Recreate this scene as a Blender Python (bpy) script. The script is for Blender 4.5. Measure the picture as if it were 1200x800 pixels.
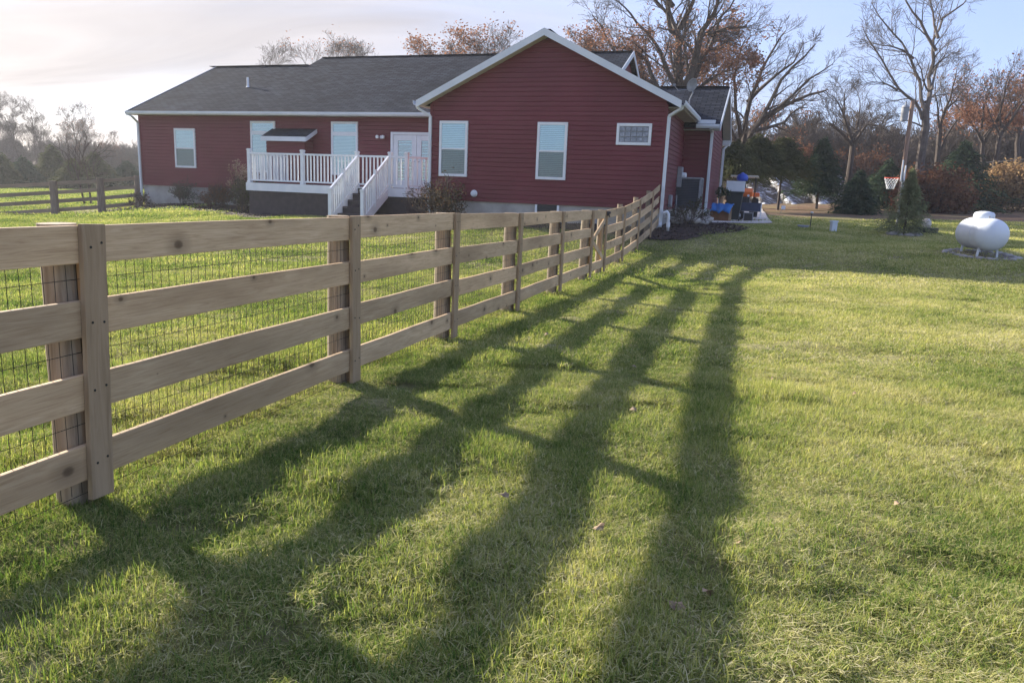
import bpy, math, random
import numpy as np
from mathutils import Vector, Matrix
from math import sin, cos, tan, atan, atan2, radians, sqrt, pi

S = bpy.context.scene
for o in list(bpy.data.objects): bpy.data.objects.remove(o)
COL = S.collection

# ------------------------------------------------------------------ camera
EYE = 1.43; FPX = 880.0; ROLL = atan(.04)
PITCH = atan(176 * cos(ROLL) / FPX)
FW = np.array([0, cos(PITCH), -sin(PITCH)]); UP0 = np.array([0, sin(PITCH), cos(PITCH)]); RT0 = np.array([1., 0, 0])
UPC = -sin(ROLL) * RT0 + cos(ROLL) * UP0; RTC = cos(ROLL) * RT0 + sin(ROLL) * UP0
cd = bpy.data.cameras.new('camera'); cam = bpy.data.objects.new('camera', cd); COL.objects.link(cam)
cd.sensor_width = 36; cd.lens = 36 * FPX / 1200; cd.clip_start = .05; cd.clip_end = 3000
M = Matrix.Identity(4)
for i in range(3):
    M[i][0] = RTC[i]; M[i][1] = UPC[i]; M[i][2] = -FW[i]
M[2][3] = EYE
cam.matrix_world = M; S.camera = cam

# ------------------------------------------------------------------ light
SUN_AZ = radians(-51); SUN_EL = radians(22.6)          # azimuth measured from +Y towards +X
SD = Vector((sin(SUN_AZ) * cos(SUN_EL), cos(SUN_AZ) * cos(SUN_EL), sin(SUN_EL)))
ld = bpy.data.lights.new('sun', 'SUN'); ld.energy = 5.0; ld.angle = radians(.8); ld.color = (1, .92, .79)
sun = bpy.data.objects.new('sun', ld); COL.objects.link(sun)
sun.rotation_euler = SD.to_track_quat('Z', 'Y').to_euler(); sun.location = (-30, 20, 30)
S.view_settings.view_transform = 'Standard'; S.view_settings.look = 'None'
S.view_settings.exposure = 1.5; S.view_settings.gamma = 1
S.cycles.max_bounces = 6; S.cycles.diffuse_bounces = 2; S.cycles.glossy_bounces = 2
S.cycles.transmission_bounces = 4; S.cycles.transparent_max_bounces = 12; S.cycles.volume_bounces = 0
S.cycles.use_denoising = True

W = bpy.data.worlds.new('World'); S.world = W; W.use_nodes = True
nt = W.node_tree; N = nt.nodes; L = nt.links; N.clear()
def nd(tree, t, **kw):
    n = tree.nodes.new(t)
    for k, v in kw.items(): setattr(n, k, v)
    return n
def sky_world():
    sky = nd(nt, 'ShaderNodeTexSky', sky_type='NISHITA'); sky.sun_disc = False
    sky.sun_elevation = SUN_EL; sky.sun_rotation = SUN_AZ; sky.air_density = 1.0; sky.dust_density = .6; sky.ozone_density = 1.6
    tc = nd(nt, 'ShaderNodeTexCoord')
    sep = nd(nt, 'ShaderNodeSeparateXYZ'); L.new(tc.outputs['Generated'], sep.inputs[0])
    # cirrus: project the direction on a high flat layer so streaks converge at the horizon
    zc = nd(nt, 'ShaderNodeMath', operation='MAXIMUM'); zc.inputs[1].default_value = .03; L.new(sep.outputs[2], zc.inputs[0])
    za = nd(nt, 'ShaderNodeMath', operation='ADD'); za.inputs[1].default_value = .30; L.new(zc.outputs[0], za.inputs[0])
    dx = nd(nt, 'ShaderNodeMath', operation='DIVIDE'); dy = nd(nt, 'ShaderNodeMath', operation='DIVIDE')
    L.new(sep.outputs[0], dx.inputs[0]); L.new(za.outputs[0], dx.inputs[1]); L.new(sep.outputs[1], dy.inputs[0]); L.new(za.outputs[0], dy.inputs[1])
    cb = nd(nt, 'ShaderNodeCombineXYZ'); L.new(dx.outputs[0], cb.inputs[0]); L.new(dy.outputs[0], cb.inputs[1])
    mp = nd(nt, 'ShaderNodeMapping'); mp.inputs['Rotation'].default_value = (0, 0, radians(-38)); mp.inputs['Scale'].default_value = (.7, 1.9, 1)
    L.new(cb.outputs[0], mp.inputs[0])
    n1 = nd(nt, 'ShaderNodeTexNoise'); n1.inputs['Scale'].default_value = .9; n1.inputs['Detail'].default_value = 7; n1.inputs['Roughness'].default_value = .55; n1.inputs['Distortion'].default_value = .8
    L.new(mp.outputs[0], n1.inputs['Vector'])
    # density grows towards the sun
    dot = nd(nt, 'ShaderNodeVectorMath', operation='DOT_PRODUCT'); nrm = nd(nt, 'ShaderNodeVectorMath', operation='NORMALIZE')
    L.new(tc.outputs['Generated'], nrm.inputs[0]); L.new(nrm.outputs[0], dot.inputs[0]); dot.inputs[1].default_value = SD
    mr = nd(nt, 'ShaderNodeMapRange'); mr.inputs[1].default_value = .1; mr.inputs[2].default_value = .9; mr.inputs[3].default_value = -.22; mr.inputs[4].default_value = .30
    L.new(dot.outputs['Value'], mr.inputs[0])
    ad = nd(nt, 'ShaderNodeMath', operation='ADD'); L.new(n1.outputs['Fac'], ad.inputs[0]); L.new(mr.outputs[0], ad.inputs[1])
    cr = nd(nt, 'ShaderNodeMapRange', interpolation_type='SMOOTHSTEP'); cr.inputs[1].default_value = .32; cr.inputs[2].default_value = .95; cr.inputs[4].default_value = .92
    L.new(ad.outputs[0], cr.inputs[0])
    glow = nd(nt, 'ShaderNodeMapRange'); glow.inputs[1].default_value = .2; glow.inputs[2].default_value = 1.0; glow.inputs[3].default_value = 0; glow.inputs[4].default_value = 1
    L.new(dot.outputs['Value'], glow.inputs[0])
    cc = nd(nt, 'ShaderNodeMix', data_type='RGBA'); cc.inputs[6].default_value = (2.7, 2.8, 3.6, 1); cc.inputs[7].default_value = (3.55, 3.15, 2.9, 1)
    L.new(glow.outputs[0], cc.inputs[0])
    mp2 = nd(nt, 'ShaderNodeMapping'); mp2.inputs['Rotation'].default_value = (0, 0, radians(-48)); mp2.inputs['Scale'].default_value = (.8, 3.0, 1); L.new(cb.outputs[0], mp2.inputs[0])
    n2 = nd(nt, 'ShaderNodeTexNoise'); n2.inputs['Scale'].default_value = 1.1; n2.inputs['Detail'].default_value = 6; n2.inputs['Distortion'].default_value = 1.2; L.new(mp2.outputs[0], n2.inputs['Vector'])
    md = nd(nt, 'ShaderNodeMapRange'); md.inputs[1].default_value = .35; md.inputs[2].default_value = .68; md.inputs[3].default_value = .76; md.inputs[4].default_value = 1.10; L.new(n2.outputs['Fac'], md.inputs[0])
    cm = nd(nt, 'ShaderNodeVectorMath', operation='SCALE'); L.new(cc.outputs[2], cm.inputs[0]); L.new(md.outputs[0], cm.inputs['Scale'])
    base = nd(nt, 'ShaderNodeMix', data_type='RGBA', blend_type='MIX'); 
    lift = nd(nt, 'ShaderNodeMix', data_type='RGBA', blend_type='MIX'); lift.inputs[0].default_value = .6; lift.inputs[7].default_value = (2.15, 2.7, 5.1, 1)
    L.new(sky.outputs[0], lift.inputs[6])
    L.new(cr.outputs[0], base.inputs[0]); L.new(lift.outputs[2], base.inputs[6]); L.new(cm.outputs[0], base.inputs[7])
    bg = nd(nt, 'ShaderNodeBackground'); bg.inputs[1].default_value = .085; L.new(base.outputs[2], bg.inputs[0])
    out = nd(nt, 'ShaderNodeOutputWorld'); L.new(bg.outputs[0], out.inputs[0])
sky_world()

# ------------------------------------------------------------------ geometry helpers
def ray(x, y):
    u = x - 600; v = 400 - y
    d = FW * FPX + RTC * u + UPC * v
    return d / d[1]
def at(x, y, Y):                                       # the point seen at pixel (x, y), Y metres ahead
    r = ray(x, y) * Y
    return Vector((r[0], Y, r[2] + EYE))

class MB:
    def __init__(s): s.v = []; s.f = []; s.n = 0
    def add(s, v, f):
        b = len(s.v); s.v.extend([tuple(p) for p in v]); s.f.extend([tuple(i + b for i in q) for q in f]); return s
    def box(s, x0, x1, y0, y1, z0, z1):
        v = [(x0,y0,z0),(x1,y0,z0),(x1,y1,z0),(x0,y1,z0),(x0,y0,z1),(x1,y0,z1),(x1,y1,z1),(x0,y1,z1)]
        return s.add(v, [(0,3,2,1),(4,5,6,7),(0,1,5,4),(1,2,6,5),(2,3,7,6),(3,0,4,7)])
    def bar(s, a, b, w, h, up=(0,0,1)):                 # box from a to b, w wide and h high
        a = Vector(a); b = Vector(b); d = (b - a).normalized(); up = Vector(up)
        sd = d.cross(up).normalized(); u = sd.cross(d).normalized()
        c = [sd*x + u*y for x, y in ((-w/2,-h/2),(w/2,-h/2),(w/2,h/2),(-w/2,h/2))]
        v = [a+q for q in c] + [b+q for q in c]
        return s.add(v, [(0,1,2,3),(7,6,5,4),(0,4,5,1),(1,5,6,2),(2,6,7,3),(3,7,4,0)])
    def tube(s, pts, rad, k=6, caps=True):
        pts = [Vector(p) for p in pts]; n = len(pts)
        if not hasattr(rad, '__len__'): rad = [rad]*n
        d = (pts[1]-pts[0]).normalized()
        a = d.cross(Vector((0,0,1)));
        if a.length < .05: a = d.cross(Vector((1,0,0)))
        a.normalize(); V = []
        for i, p in enumerate(pts):
            t = (pts[min(i+1,n-1)] - pts[max(i-1,0)]).normalized()
            a = (a - t*a.dot(t)).normalized(); b = t.cross(a)
            for j in range(k):
                w = 2*pi*j/k; V.append(p + (a*cos(w) + b*sin(w))*rad[i])
        F = [(i*k+j, i*k+(j+1)%k, (i+1)*k+(j+1)%k, (i+1)*k+j) for i in range(n-1) for j in range(k)]
        if caps: F += [tuple(range(k-1,-1,-1)), tuple(range((n-1)*k, n*k))]
        return s.add(V, F)
    def prism(s, poly, lo, hi):                         # poly: list of 3D pts (plane), lo/hi offset vectors
        n = len(poly); lo = Vector(lo); hi = Vector(hi)
        v = [Vector(p)+lo for p in poly] + [Vector(p)+hi for p in poly]
        return s.add(v, [tuple(range(n-1,-1,-1)), tuple(range(n,2*n))] + [(i,(i+1)%n,(i+1)%n+n,i+n) for i in range(n)])
    def lathe(s, prof, c=(0,0,0), k=16, axis='z'):
        V = []; m = len(prof)
        for r, h in prof:
            for j in range(k):
                w = 2*pi*j/k; x, y = r*cos(w), r*sin(w)
                p = (x,y,h) if axis == 'z' else ((h,x,y) if axis == 'x' else (x,h,y))
                V.append((p[0]+c[0], p[1]+c[1], p[2]+c[2]))
        F = [(i*k+j, i*k+(j+1)%k, (i+1)*k+(j+1)%k, (i+1)*k+j) for i in range(m-1) for j in range(k)]
        F += [tuple(range(k-1,-1,-1)), tuple(range((m-1)*k, m*k))]
        return s.add(V, F)
    def mesh(s, name, smooth=False):
        me = bpy.data.meshes.new(name); me.from_pydata(s.v, [], s.f)
        if smooth: me.polygons.foreach_set('use_smooth', [True]*len(me.polygons))
        me.update(); return me
def npmesh(name, V, F):                                 # numpy verts, (n,k) faces
    me = bpy.data.meshes.new(name); V = np.asarray(V, np.float32); F = np.asarray(F, np.int32)
    me.vertices.add(len(V)); me.vertices.foreach_set('co', V.ravel())
    n, k = F.shape; me.loops.add(n*k); me.loops.foreach_set('vertex_index', F.ravel())
    me.polygons.add(n); me.polygons.foreach_set('loop_start', np.arange(0, n*k, k, dtype=np.int32))
    me.polygons.foreach_set('loop_total', np.full(n, k, np.int32)); me.update(calc_edges=True); return me
def obj(name, mb, mat, parent=None, smooth=False, bevel=0, loc=None, rot=None):
    me = mb.mesh(name, smooth) if isinstance(mb, MB) else mb
    o = bpy.data.objects.new(name, me); COL.objects.link(o)
    if mat and not me.materials: me.materials.append(mat)
    if parent: o.parent = parent
    if loc is not None: o.location = loc
    if rot is not None: o.rotation_euler = rot
    if bevel:
        b = o.modifiers.new('bevel', 'BEVEL'); b.width = bevel; b.segments = 2; b.limit_method = 'ANGLE'
    return o
def tag(o, label=None, cat=None, group=None, kind=None):
    if label: o['label'] = label
    if cat: o['category'] = cat
    if group: o['group'] = group
    if kind: o['kind'] = kind
    return o
def thing(name, label, cat, loc=(0,0,0), rz=0, group=None):
    o = bpy.data.objects.new(name, None); COL.objects.link(o); o.location = loc; o.rotation_euler = (0,0,rz)
    o.empty_display_size = .2
    return tag(o, label, cat, group)
def dup(root, loc, rz, label, scale=1):
    r = root.copy(); COL.objects.link(r); r.location = loc; r.rotation_euler = (0,0,rz); r['label'] = label
    r.scale = (scale,)*3 if not hasattr(scale, '__len__') else scale
    for ch in list(root.children):
        c = ch.copy(); COL.objects.link(c); c.parent = r
        for g in ch.children:
            q = g.copy(); COL.objects.link(q); q.parent = c
    return r

# ------------------------------------------------------------------ materials
def mat(name, color=(.5,.5,.5), rough=.6, spec=.5, metal=0):
    m = bpy.data.materials.new(name); m.use_nodes = True; t = m.node_tree
    b = t.nodes['Principled BSDF']; b.inputs['Base Color'].default_value = (*color, 1); b.inputs['Roughness'].default_value = rough
    b.inputs['Specular IOR Level'].default_value = spec; b.inputs['Metallic'].default_value = metal
    return m, t, b
def coords(t, kind='Object', scale=(1,1,1), rnd=False):
    if kind == 'World':
        g = nd(t, 'ShaderNodeNewGeometry'); src = g.outputs['Position']
    else:
        g = nd(t, 'ShaderNodeTexCoord'); src = g.outputs[kind]
    m = nd(t, 'ShaderNodeMapping'); m.inputs['Scale'].default_value = scale; t.links.new(src, m.inputs[0])
    if rnd:
        oi = nd(t, 'ShaderNodeObjectInfo'); mu = nd(t, 'ShaderNodeMath', operation='MULTIPLY'); mu.inputs[1].default_value = 57.3
        t.links.new(oi.outputs['Random'], mu.inputs[0]); t.links.new(mu.outputs[0], m.inputs['Location'])
    return m.outputs[0]
def noise(t, vec, scale, detail=4, rough=.55, dist=0):
    n = nd(t, 'ShaderNodeTexNoise'); n.inputs['Scale'].default_value = scale; n.inputs['Detail'].default_value = detail
    n.inputs['Roughness'].default_value = rough; n.inputs['Distortion'].default_value = dist
    if vec is not None: t.links.new(vec, n.inputs['Vector'])
    return n.outputs['Fac']
def ramp(t, fac, stops, interp='LINEAR'):
    r = nd(t, 'ShaderNodeValToRGB'); r.color_ramp.interpolation = interp
    while len(r.color_ramp.elements) < len(stops): r.color_ramp.elements.new(.5)
    for e, (p, c) in zip(r.color_ramp.elements, stops):
        e.position = p; e.color = (*c, 1) if hasattr(c, '__len__') else (c, c, c, 1)
    t.links.new(fac, r.inputs[0]); return r.outputs[0]
def mix(t, f, a, b, mode='MIX'):
    m = nd(t, 'ShaderNodeMix', data_type='RGBA', blend_type=mode)
    for s, v in ((0, f), (6, a), (7, b)):
        if hasattr(v, 'is_linked') or isinstance(v, bpy.types.NodeSocket): t.links.new(v, m.inputs[s])
        elif s == 0: m.inputs[0].default_value = v
        else: m.inputs[s].default_value = (*v, 1)
    return m.outputs[2]
def math_(t, op, a, b=None):
    m = nd(t, 'ShaderNodeMath', operation=op)
    for i, v in enumerate((a, b)):
        if v is None: continue
        if isinstance(v, bpy.types.NodeSocket): t.links.new(v, m.inputs[i])
        else: m.inputs[i].default_value = v
    return m.outputs[0]
def bump(t, b, h, strength=.3, dist=.01):
    n = nd(t, 'ShaderNodeBump'); n.inputs['Strength'].default_value = strength; n.inputs['Distance'].default_value = dist
    t.links.new(h, n.inputs['Height']); t.links.new(n.outputs[0], b.inputs['Normal'])
def simple(name, c1, c2, scale=5, rough=.6, bstr=0, bdist=.01, stretch=(1,1,1), kind='Object', detail=5, spec=.4, lo=.35, hi=.65):
    m, t, b = mat(name, c1, rough, spec)
    f = noise(t, coords(t, kind, stretch), scale, detail)
    t.links.new(ramp(t, f, [(lo, c1), (hi, c2)]), b.inputs['Base Color'])
    if bstr: bump(t, b, f, bstr, bdist)
    return m

def wood(name, a, b_, c, knots=True, rough=.75):
    m, t, b = mat(name, a, rough, .25)
    v = coords(t, 'Object', (.45, 11, 11), True)
    g = noise(t, v, 5, 7, .68, 2.2)
    base = ramp(t, g, [(.26, a), (.5, b_), (.74, c)])
    v2 = coords(t, 'Object', (.4, 1.6, 1.6), True)
    blotch = noise(t, v2, 2.2, 3)
    base = mix(t, ramp(t, blotch, [(.40, .0), (.72, .60)]), base, tuple(x*.62 for x in a))
    oi = nd(t, 'ShaderNodeObjectInfo')
    tone = ramp(t, oi.outputs['Random'], [(0, (.78,.76,.72)), (.5, (1,.98,.95)), (1, (1.12,1.06,.98))])
    base = mix(t, 1.0, base, tone, 'MULTIPLY')
    if knots:
        vk = coords(t, 'Object', (2.1, 1.0, 3.0), True)
        vo = nd(t, 'ShaderNodeTexVoronoi', voronoi_dimensions='2D'); vo.inputs['Scale'].default_value = 1.0
        sx_ = nd(t, 'ShaderNodeSeparateXYZ'); cx_ = nd(t, 'ShaderNodeCombineXYZ'); t.links.new(vk, sx_.inputs[0]); t.links.new(sx_.outputs[0], cx_.inputs[0]); t.links.new(sx_.outputs[2], cx_.inputs[1]); t.links.new(cx_.outputs[0], vo.inputs['Vector'])
        sc_ = nd(t, 'ShaderNodeSeparateColor'); t.links.new(vo.outputs['Color'], sc_.inputs[0])
        k = ramp(t, math_(t, 'DIVIDE', vo.outputs['Distance'], math_(t, 'ADD', math_(t, 'MULTIPLY', sc_.outputs[0], 1.5), .12)), [(.0, .85), (.030, .78), (.050, .34), (.15, 0)])
        base = mix(t, k, base, (.07, .04, .022))
    t.links.new(base, b.inputs['Base Color'])
    bump(t, b, g, .35, .004); return m
M_rail = wood('fence board wood', (.37,.245,.14), (.58,.425,.265), (.70,.55,.37))
M_batten = wood('batten wood', (.20,.125,.085), (.27,.175,.12), (.33,.22,.15), False)
def vwood(name, a, b_, c):
    m, t, b = mat(name, a, .8, .2)
    g = noise(t, coords(t, 'Object', (7, 7, .5), True), 5, 6, .6, .8)
    t.links.new(ramp(t, g, [(.28, a), (.5, b_), (.74, c)]), b.inputs['Base Color']); bump(t, b, g, .6, .006); return m
M_post = vwood('round post wood', (.17,.13,.09), (.27,.215,.155), (.36,.30,.22))
M_batten = vwood('batten wood', (.26,.18,.105), (.34,.24,.145), (.41,.295,.185))
M_wire, _, _ = mat('dark welded wire', (.025,.025,.022), .6, .3, .2)
M_white = simple('white vinyl', (.66,.69,.72), (.74,.76,.78), 3, .45)
M_trim = simple('white painted metal', (.56,.60,.64), (.64,.67,.70), 2, .4)
M_siding = simple('barn red siding', (.120,.0165,.025), (.152,.023,.035), .7, .5, 0, spec=.35)
M_concrete = simple('poured concrete', (.30,.28,.25), (.42,.40,.36), 2.2, .85, .3, .01)
M_slab = simple('pale concrete slab', (.50,.45,.40), (.62,.56,.50), 1.5, .85)
M_brown = simple('dark brown deck skirt', (.035,.028,.030), (.055,.043,.045), 6, .7)
M_dark, _, _ = mat('dark interior', (.02,.022,.025), .6)
M_blind = simple('window blind slat', (.70,.78,.78), (.78,.85,.84), 3, .6)
M_metalgrey = simple('grey metal', (.22,.23,.25), (.30,.31,.33), 8, .45)
M_black, _, _ = mat('black plastic', (.02,.02,.022), .5)
def glassmat(name, tint, gl):
    m = bpy.data.materials.new(name); m.use_nodes = True; t = m.node_tree; t.nodes.clear()
    tr = nd(t, 'ShaderNodeBsdfTransparent'); tr.inputs[0].default_value = (*tint, 1)
    gs = nd(t, 'ShaderNodeBsdfGlossy'); gs.inputs['Roughness'].default_value = .04
    n = noise(t, coords(t, 'Object'), 1.2, 1); bp = nd(t, 'ShaderNodeBump'); bp.inputs['Strength'].default_value = .15; bp.inputs['Distance'].default_value = .02
    t.links.new(n, bp.inputs['Height']); t.links.new(bp.outputs[0], gs.inputs['Normal'])
    mx = nd(t, 'ShaderNodeMixShader'); mx.inputs[0].default_value = gl
    t.links.new(tr.outputs[0], mx.inputs[1]); t.links.new(gs.outputs[0], mx.inputs[2])
    o = nd(t, 'ShaderNodeOutputMaterial'); t.links.new(mx.outputs[0], o.inputs[0]); return m
M_glass = glassmat('window glass', (.72,.92,.94), .26)
M_screen = glassmat('glass behind insect screen', (.50,.62,.60), .12)
def shingle(name, axis):
    m, t, b = mat(name, (.06,.062,.07), 1.0, .02)
    tc = nd(t, 'ShaderNodeTexCoord'); sp = nd(t, 'ShaderNodeSeparateXYZ'); t.links.new(tc.outputs['Object'], sp.inputs[0])
    cb = nd(t, 'ShaderNodeCombineXYZ'); t.links.new(sp.outputs[0 if axis == 'x' else 1], cb.inputs[0])
    sc = math_(t, 'MULTIPLY', sp.outputs[2], 2.25); t.links.new(sc, cb.inputs[1])
    br = nd(t, 'ShaderNodeTexBrick'); br.inputs['Scale'].default_value = 1; br.inputs['Brick Width'].default_value = .32; br.inputs['Row Height'].default_value = .14
    br.inputs['Mortar Size'].default_value = .014; br.inputs['Mortar Smooth'].default_value = .3; br.inputs['Bias'].default_value = 0
    br.inputs['Color1'].default_value = (.043,.049,.064,1); br.inputs['Color2'].default_value = (.021,.025,.035,1); br.inputs['Mortar'].default_value = (.008,.009,.011,1)
    t.links.new(cb.outputs[0], br.inputs['Vector'])
    f = noise(t, coords(t, 'Object'), .6, 4); g = noise(t, coords(t, 'Object'), 60, 2)
    c = mix(t, 1.0, br.outputs['Color'], ramp(t, f, [(.3, .82), (.7, 1.2)]), 'MULTIPLY')
    c = mix(t, 1.0, c, ramp(t, g, [(.3, .8), (.7, 1.25)]), 'MULTIPLY')
    t.links.new(c, b.inputs['Base Color']); bump(t, b, br.outputs['Fac'], -.6, .012); return m
M_shx = shingle('asphalt shingles long side', 'x'); M_shy = shingle('asphalt shingles wing', 'y')
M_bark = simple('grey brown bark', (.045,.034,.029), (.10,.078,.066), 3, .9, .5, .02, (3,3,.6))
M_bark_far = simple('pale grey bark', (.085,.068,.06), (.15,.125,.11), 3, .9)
def leafmat(name, stops, transl=.35, scale=1.5, attr=None):
    m = bpy.data.materials.new(name); m.use_nodes = True; t = m.node_tree; t.nodes.clear()
    f = noise(t, coords(t, 'World'), scale, 4)
    if attr:
        a = nd(t, 'ShaderNodeAttribute', attribute_name=attr); f = math_(t, 'ADD', math_(t, 'MULTIPLY', f, .55), math_(t, 'MULTIPLY', a.outputs['Fac'], .45))
    c = ramp(t, f, stops)
    d = nd(t, 'ShaderNodeBsdfDiffuse'); tl = nd(t, 'ShaderNodeBsdfTranslucent'); t.links.new(c, d.inputs[0]); t.links.new(c, tl.inputs[0])
    mx = nd(t, 'ShaderNodeMixShader'); mx.inputs[0].default_value = transl; t.links.new(d.outputs[0], mx.inputs[1]); t.links.new(tl.outputs[0], mx.inputs[2])
    o = nd(t, 'ShaderNodeOutputMaterial'); t.links.new(mx.outputs[0], o.inputs[0]); return m
M_oakleaf = leafmat('russet oak leaves', [(.3,(.17,.075,.045)), (.5,(.27,.135,.085)), (.7,(.40,.23,.15))], .4, 3)
M_rust = leafmat('rust shrub leaves', [(.3,(.085,.042,.028)), (.5,(.15,.07,.042)), (.7,(.23,.12,.07))], .35, 3)
M_tan = leafmat('tan shrub leaves', [(.3,(.20,.12,.06)), (.5,(.34,.22,.11)), (.7,(.46,.34,.18))], .35, 3)
M_ever = leafmat('evergreen needles', [(.3,(.028,.048,.030)), (.5,(.050,.078,.046)), (.7,(.080,.105,.060))], .2, 1.5)
M_ever2 = leafmat('olive evergreen needles', [(.3,(.045,.055,.025)), (.5,(.08,.088,.038)), (.7,(.12,.12,.055))], .25, 1.5)
M_spruce = leafmat('young spruce needles', [(.3,(.10,.12,.06)), (.5,(.19,.21,.11)), (.7,(.33,.33,.19))], .3, 4)
M_mulch = simple('dark bark mulch', (.020,.013,.012), (.085,.055,.045), 14, .95, 1, .05, kind='World', detail=8, lo=.42, hi=.6)
M_stone = simple('field stone', (.25,.23,.21), (.42,.39,.35), 4, .85, .4, .02)

# grass: base colours vary by clump, patch and blade
def grassmat(name, bright=1.0):
    m = bpy.data.materials.new(name); m.use_nodes = True; t = m.node_tree; t.nodes.clear()
    a = nd(t, 'ShaderNodeAttribute', attribute_name='tint')
    f1 = noise(t, coords(t, 'World', (1,1,.1)), .55, 5, .6); f2 = noise(t, coords(t, 'World', (1,1,.1)), 4.0, 3)
    s = math_(t, 'ADD', math_(t, 'MULTIPLY', f1, .62), math_(t, 'MULTIPLY', f2, .26))
    s = math_(t, 'ADD', s, math_(t, 'MULTIPLY', a.outputs['Fac'], .42))
    # the lawn is dry and straw coloured towards the open right side, lusher by the fence
    g = nd(t, 'ShaderNodeNewGeometry'); sp = nd(t, 'ShaderNodeSeparateXYZ'); t.links.new(g.outputs['Position'], sp.inputs[0])
    side = math_(t, 'SUBTRACT', sp.outputs[0], math_(t, 'MULTIPLY', sp.outputs[1], .22))
    mr = nd(t, 'ShaderNodeMapRange'); mr.inputs[1].default_value = -2; mr.inputs[2].default_value = 3.0; mr.inputs[3].default_value = -.045; mr.inputs[4].default_value = .06
    t.links.new(side, mr.inputs[0]); s = math_(t, 'ADD', s, mr.outputs[0])
    c = ramp(t, s, [(.31,(.032,.075,.020)), (.43,(.115,.195,.048)), (.55,(.285,.33,.10)), (.70,(.50,.475,.21)), (.90,(.78,.71,.48))])
    d = nd(t, 'ShaderNodeBsdfDiffuse'); tl = nd(t, 'ShaderNodeBsdfTranslucent'); t.links.new(c, d.inputs[0])
    c2 = mix(t, 1.0, c, (1.08, 1.08, .62), 'MULTIPLY'); t.links.new(c2, tl.inputs[0])
    mx = nd(t, 'ShaderNodeMixShader'); mx.inputs[0].default_value = .48; t.links.new(d.outputs[0], mx.inputs[1]); t.links.new(tl.outputs[0], mx.inputs[2])
    o = nd(t, 'ShaderNodeOutputMaterial'); t.links.new(mx.outputs[0], o.inputs[0]); return m
M_grass = grassmat('lawn grass blades')

def groundmat():
    m, t, b = mat('lawn soil and thatch', (.1,.1,.05), .95, .1)
    f = noise(t, coords(t, 'World'), .55, 5, .6); f2 = noise(t, coords(t, 'World'), 12, 6, .7)
    s = math_(t, 'ADD', math_(t, 'MULTIPLY', f, .5), math_(t, 'MULTIPLY', f2, .5))
    c = ramp(t, s, [(.35,(.12,.115,.05)), (.5,(.24,.22,.10)), (.65,(.38,.34,.17))])
    # worn brown field past the lawn on the right
    g = nd(t, 'ShaderNodeNewGeometry'); sp = nd(t, 'ShaderNodeSeparateXYZ'); t.links.new(g.outputs['Position'], sp.inputs[0])
    wob = math_(t, 'MULTIPLY', math_(t, 'SUBTRACT', f, .5), 14)
    y = math_(t, 'ADD', sp.outputs[1], wob)
    mr = nd(t, 'ShaderNodeMapRange'); mr.inputs[1].default_value = 36; mr.inputs[2].default_value = 40; t.links.new(y, mr.inputs[0])
    mx_ = nd(t, 'ShaderNodeMapRange'); mx_.inputs[1].default_value = 2; mx_.inputs[2].default_value = 6; t.links.new(sp.outputs[0], mx_.inputs[0])
    msk = math_(t, 'MULTIPLY', mr.outputs[0], mx_.outputs[0])
    br = ramp(t, noise(t, coords(t, 'World', (.4,1.6,1)), 1.1, 6, .7), [(.3,(.10,.06,.045)), (.5,(.17,.11,.075)), (.62,(.22,.19,.09)), (.75,(.30,.24,.15))])
    c = mix(t, msk, c, br)
    t.links.new(c, b.inputs['Base Color']); bump(t, b, f2, .8, .05); return m
M_ground = groundmat()

# ------------------------------------------------------------------ terrain
th = radians(18.5)
HC = Vector((3.784, 20.4, 0)); HU = Vector((cos(th), -sin(th), 0)); HN = Vector((sin(th), cos(th), 0))
def hw(u, d, z=0): return HC + HU*u + HN*d + Vector((0,0,z))
CP = [(-2,2.5,.02),(0,3,0),(3,3,0),(-6,3,0),(9,3,0),(0,-8,0),(-12,0,0),(14,0,0),(-1.2,6,.03),(0,9,-.02),(1,12,-.06),(1.6,14.4,-.06),
      (2.3,16.1,0),(2.85,17.7,.12),(3.4,19.35,.34),(3.95,20.7,.58),(5,12,-.03),(6,16,.08),(10,14,.14),(10.6,17.2,.42),(8,16.5,.28),(13,20,.50),(20,20,.55),(9,21,.42),(15,26,.48),
      (-4,15,.02),(-10,17,.0),(-6,22,.30),(-12,25,.2),(-15,30.5,.22),(-24,28,-.3),(-18,22,-.1),(-40,40,-.2),(-40,80,.35),(-70,80,.3)]
CP += [(*hw(u, d)[:2], z) for u, d, z in ((0,0,.62),(-3.4,-.3,.55),(-6.7,0,.42),(-14,1,.30),(-21,3.7,.33),(0,4.3,.70),(.85,4.3,.70),(1,9.5,.62),(4,7,.62),(8,8,.60),(2.5,3,.56),(-10,12,.7))]
CP += [(14,34,.62),(22,34,.75),(12,45,.8),(22,60,1.5),(45,60,2.1),(34,40,1.1),(28,28,.7),(10,60,.95),(0,60,.9),(-20,55,.5),(60,90,2.6),(8,27,.64),(9.6,27,.66),(8.6,40,.93),(11,30,.66),(-18,29,-.13),(-15.8,30,.02),(-13,22,-.02),(20,90,1.9),(-10,90,1.0)]
CP = np.array(CP, float)
def _k(r2): return np.sqrt(r2 + 4.0)
_D = ((CP[:,None,:2]-CP[None,:,:2])**2).sum(-1); _n = len(CP)
_A = np.zeros((_n+1,_n+1)); _A[:_n,:_n] = _k(_D) + np.eye(_n)*-.05; _A[:_n,_n] = 1; _A[_n,:_n] = 1
_w = np.linalg.solve(_A, np.append(CP[:,2], 0))
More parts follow.
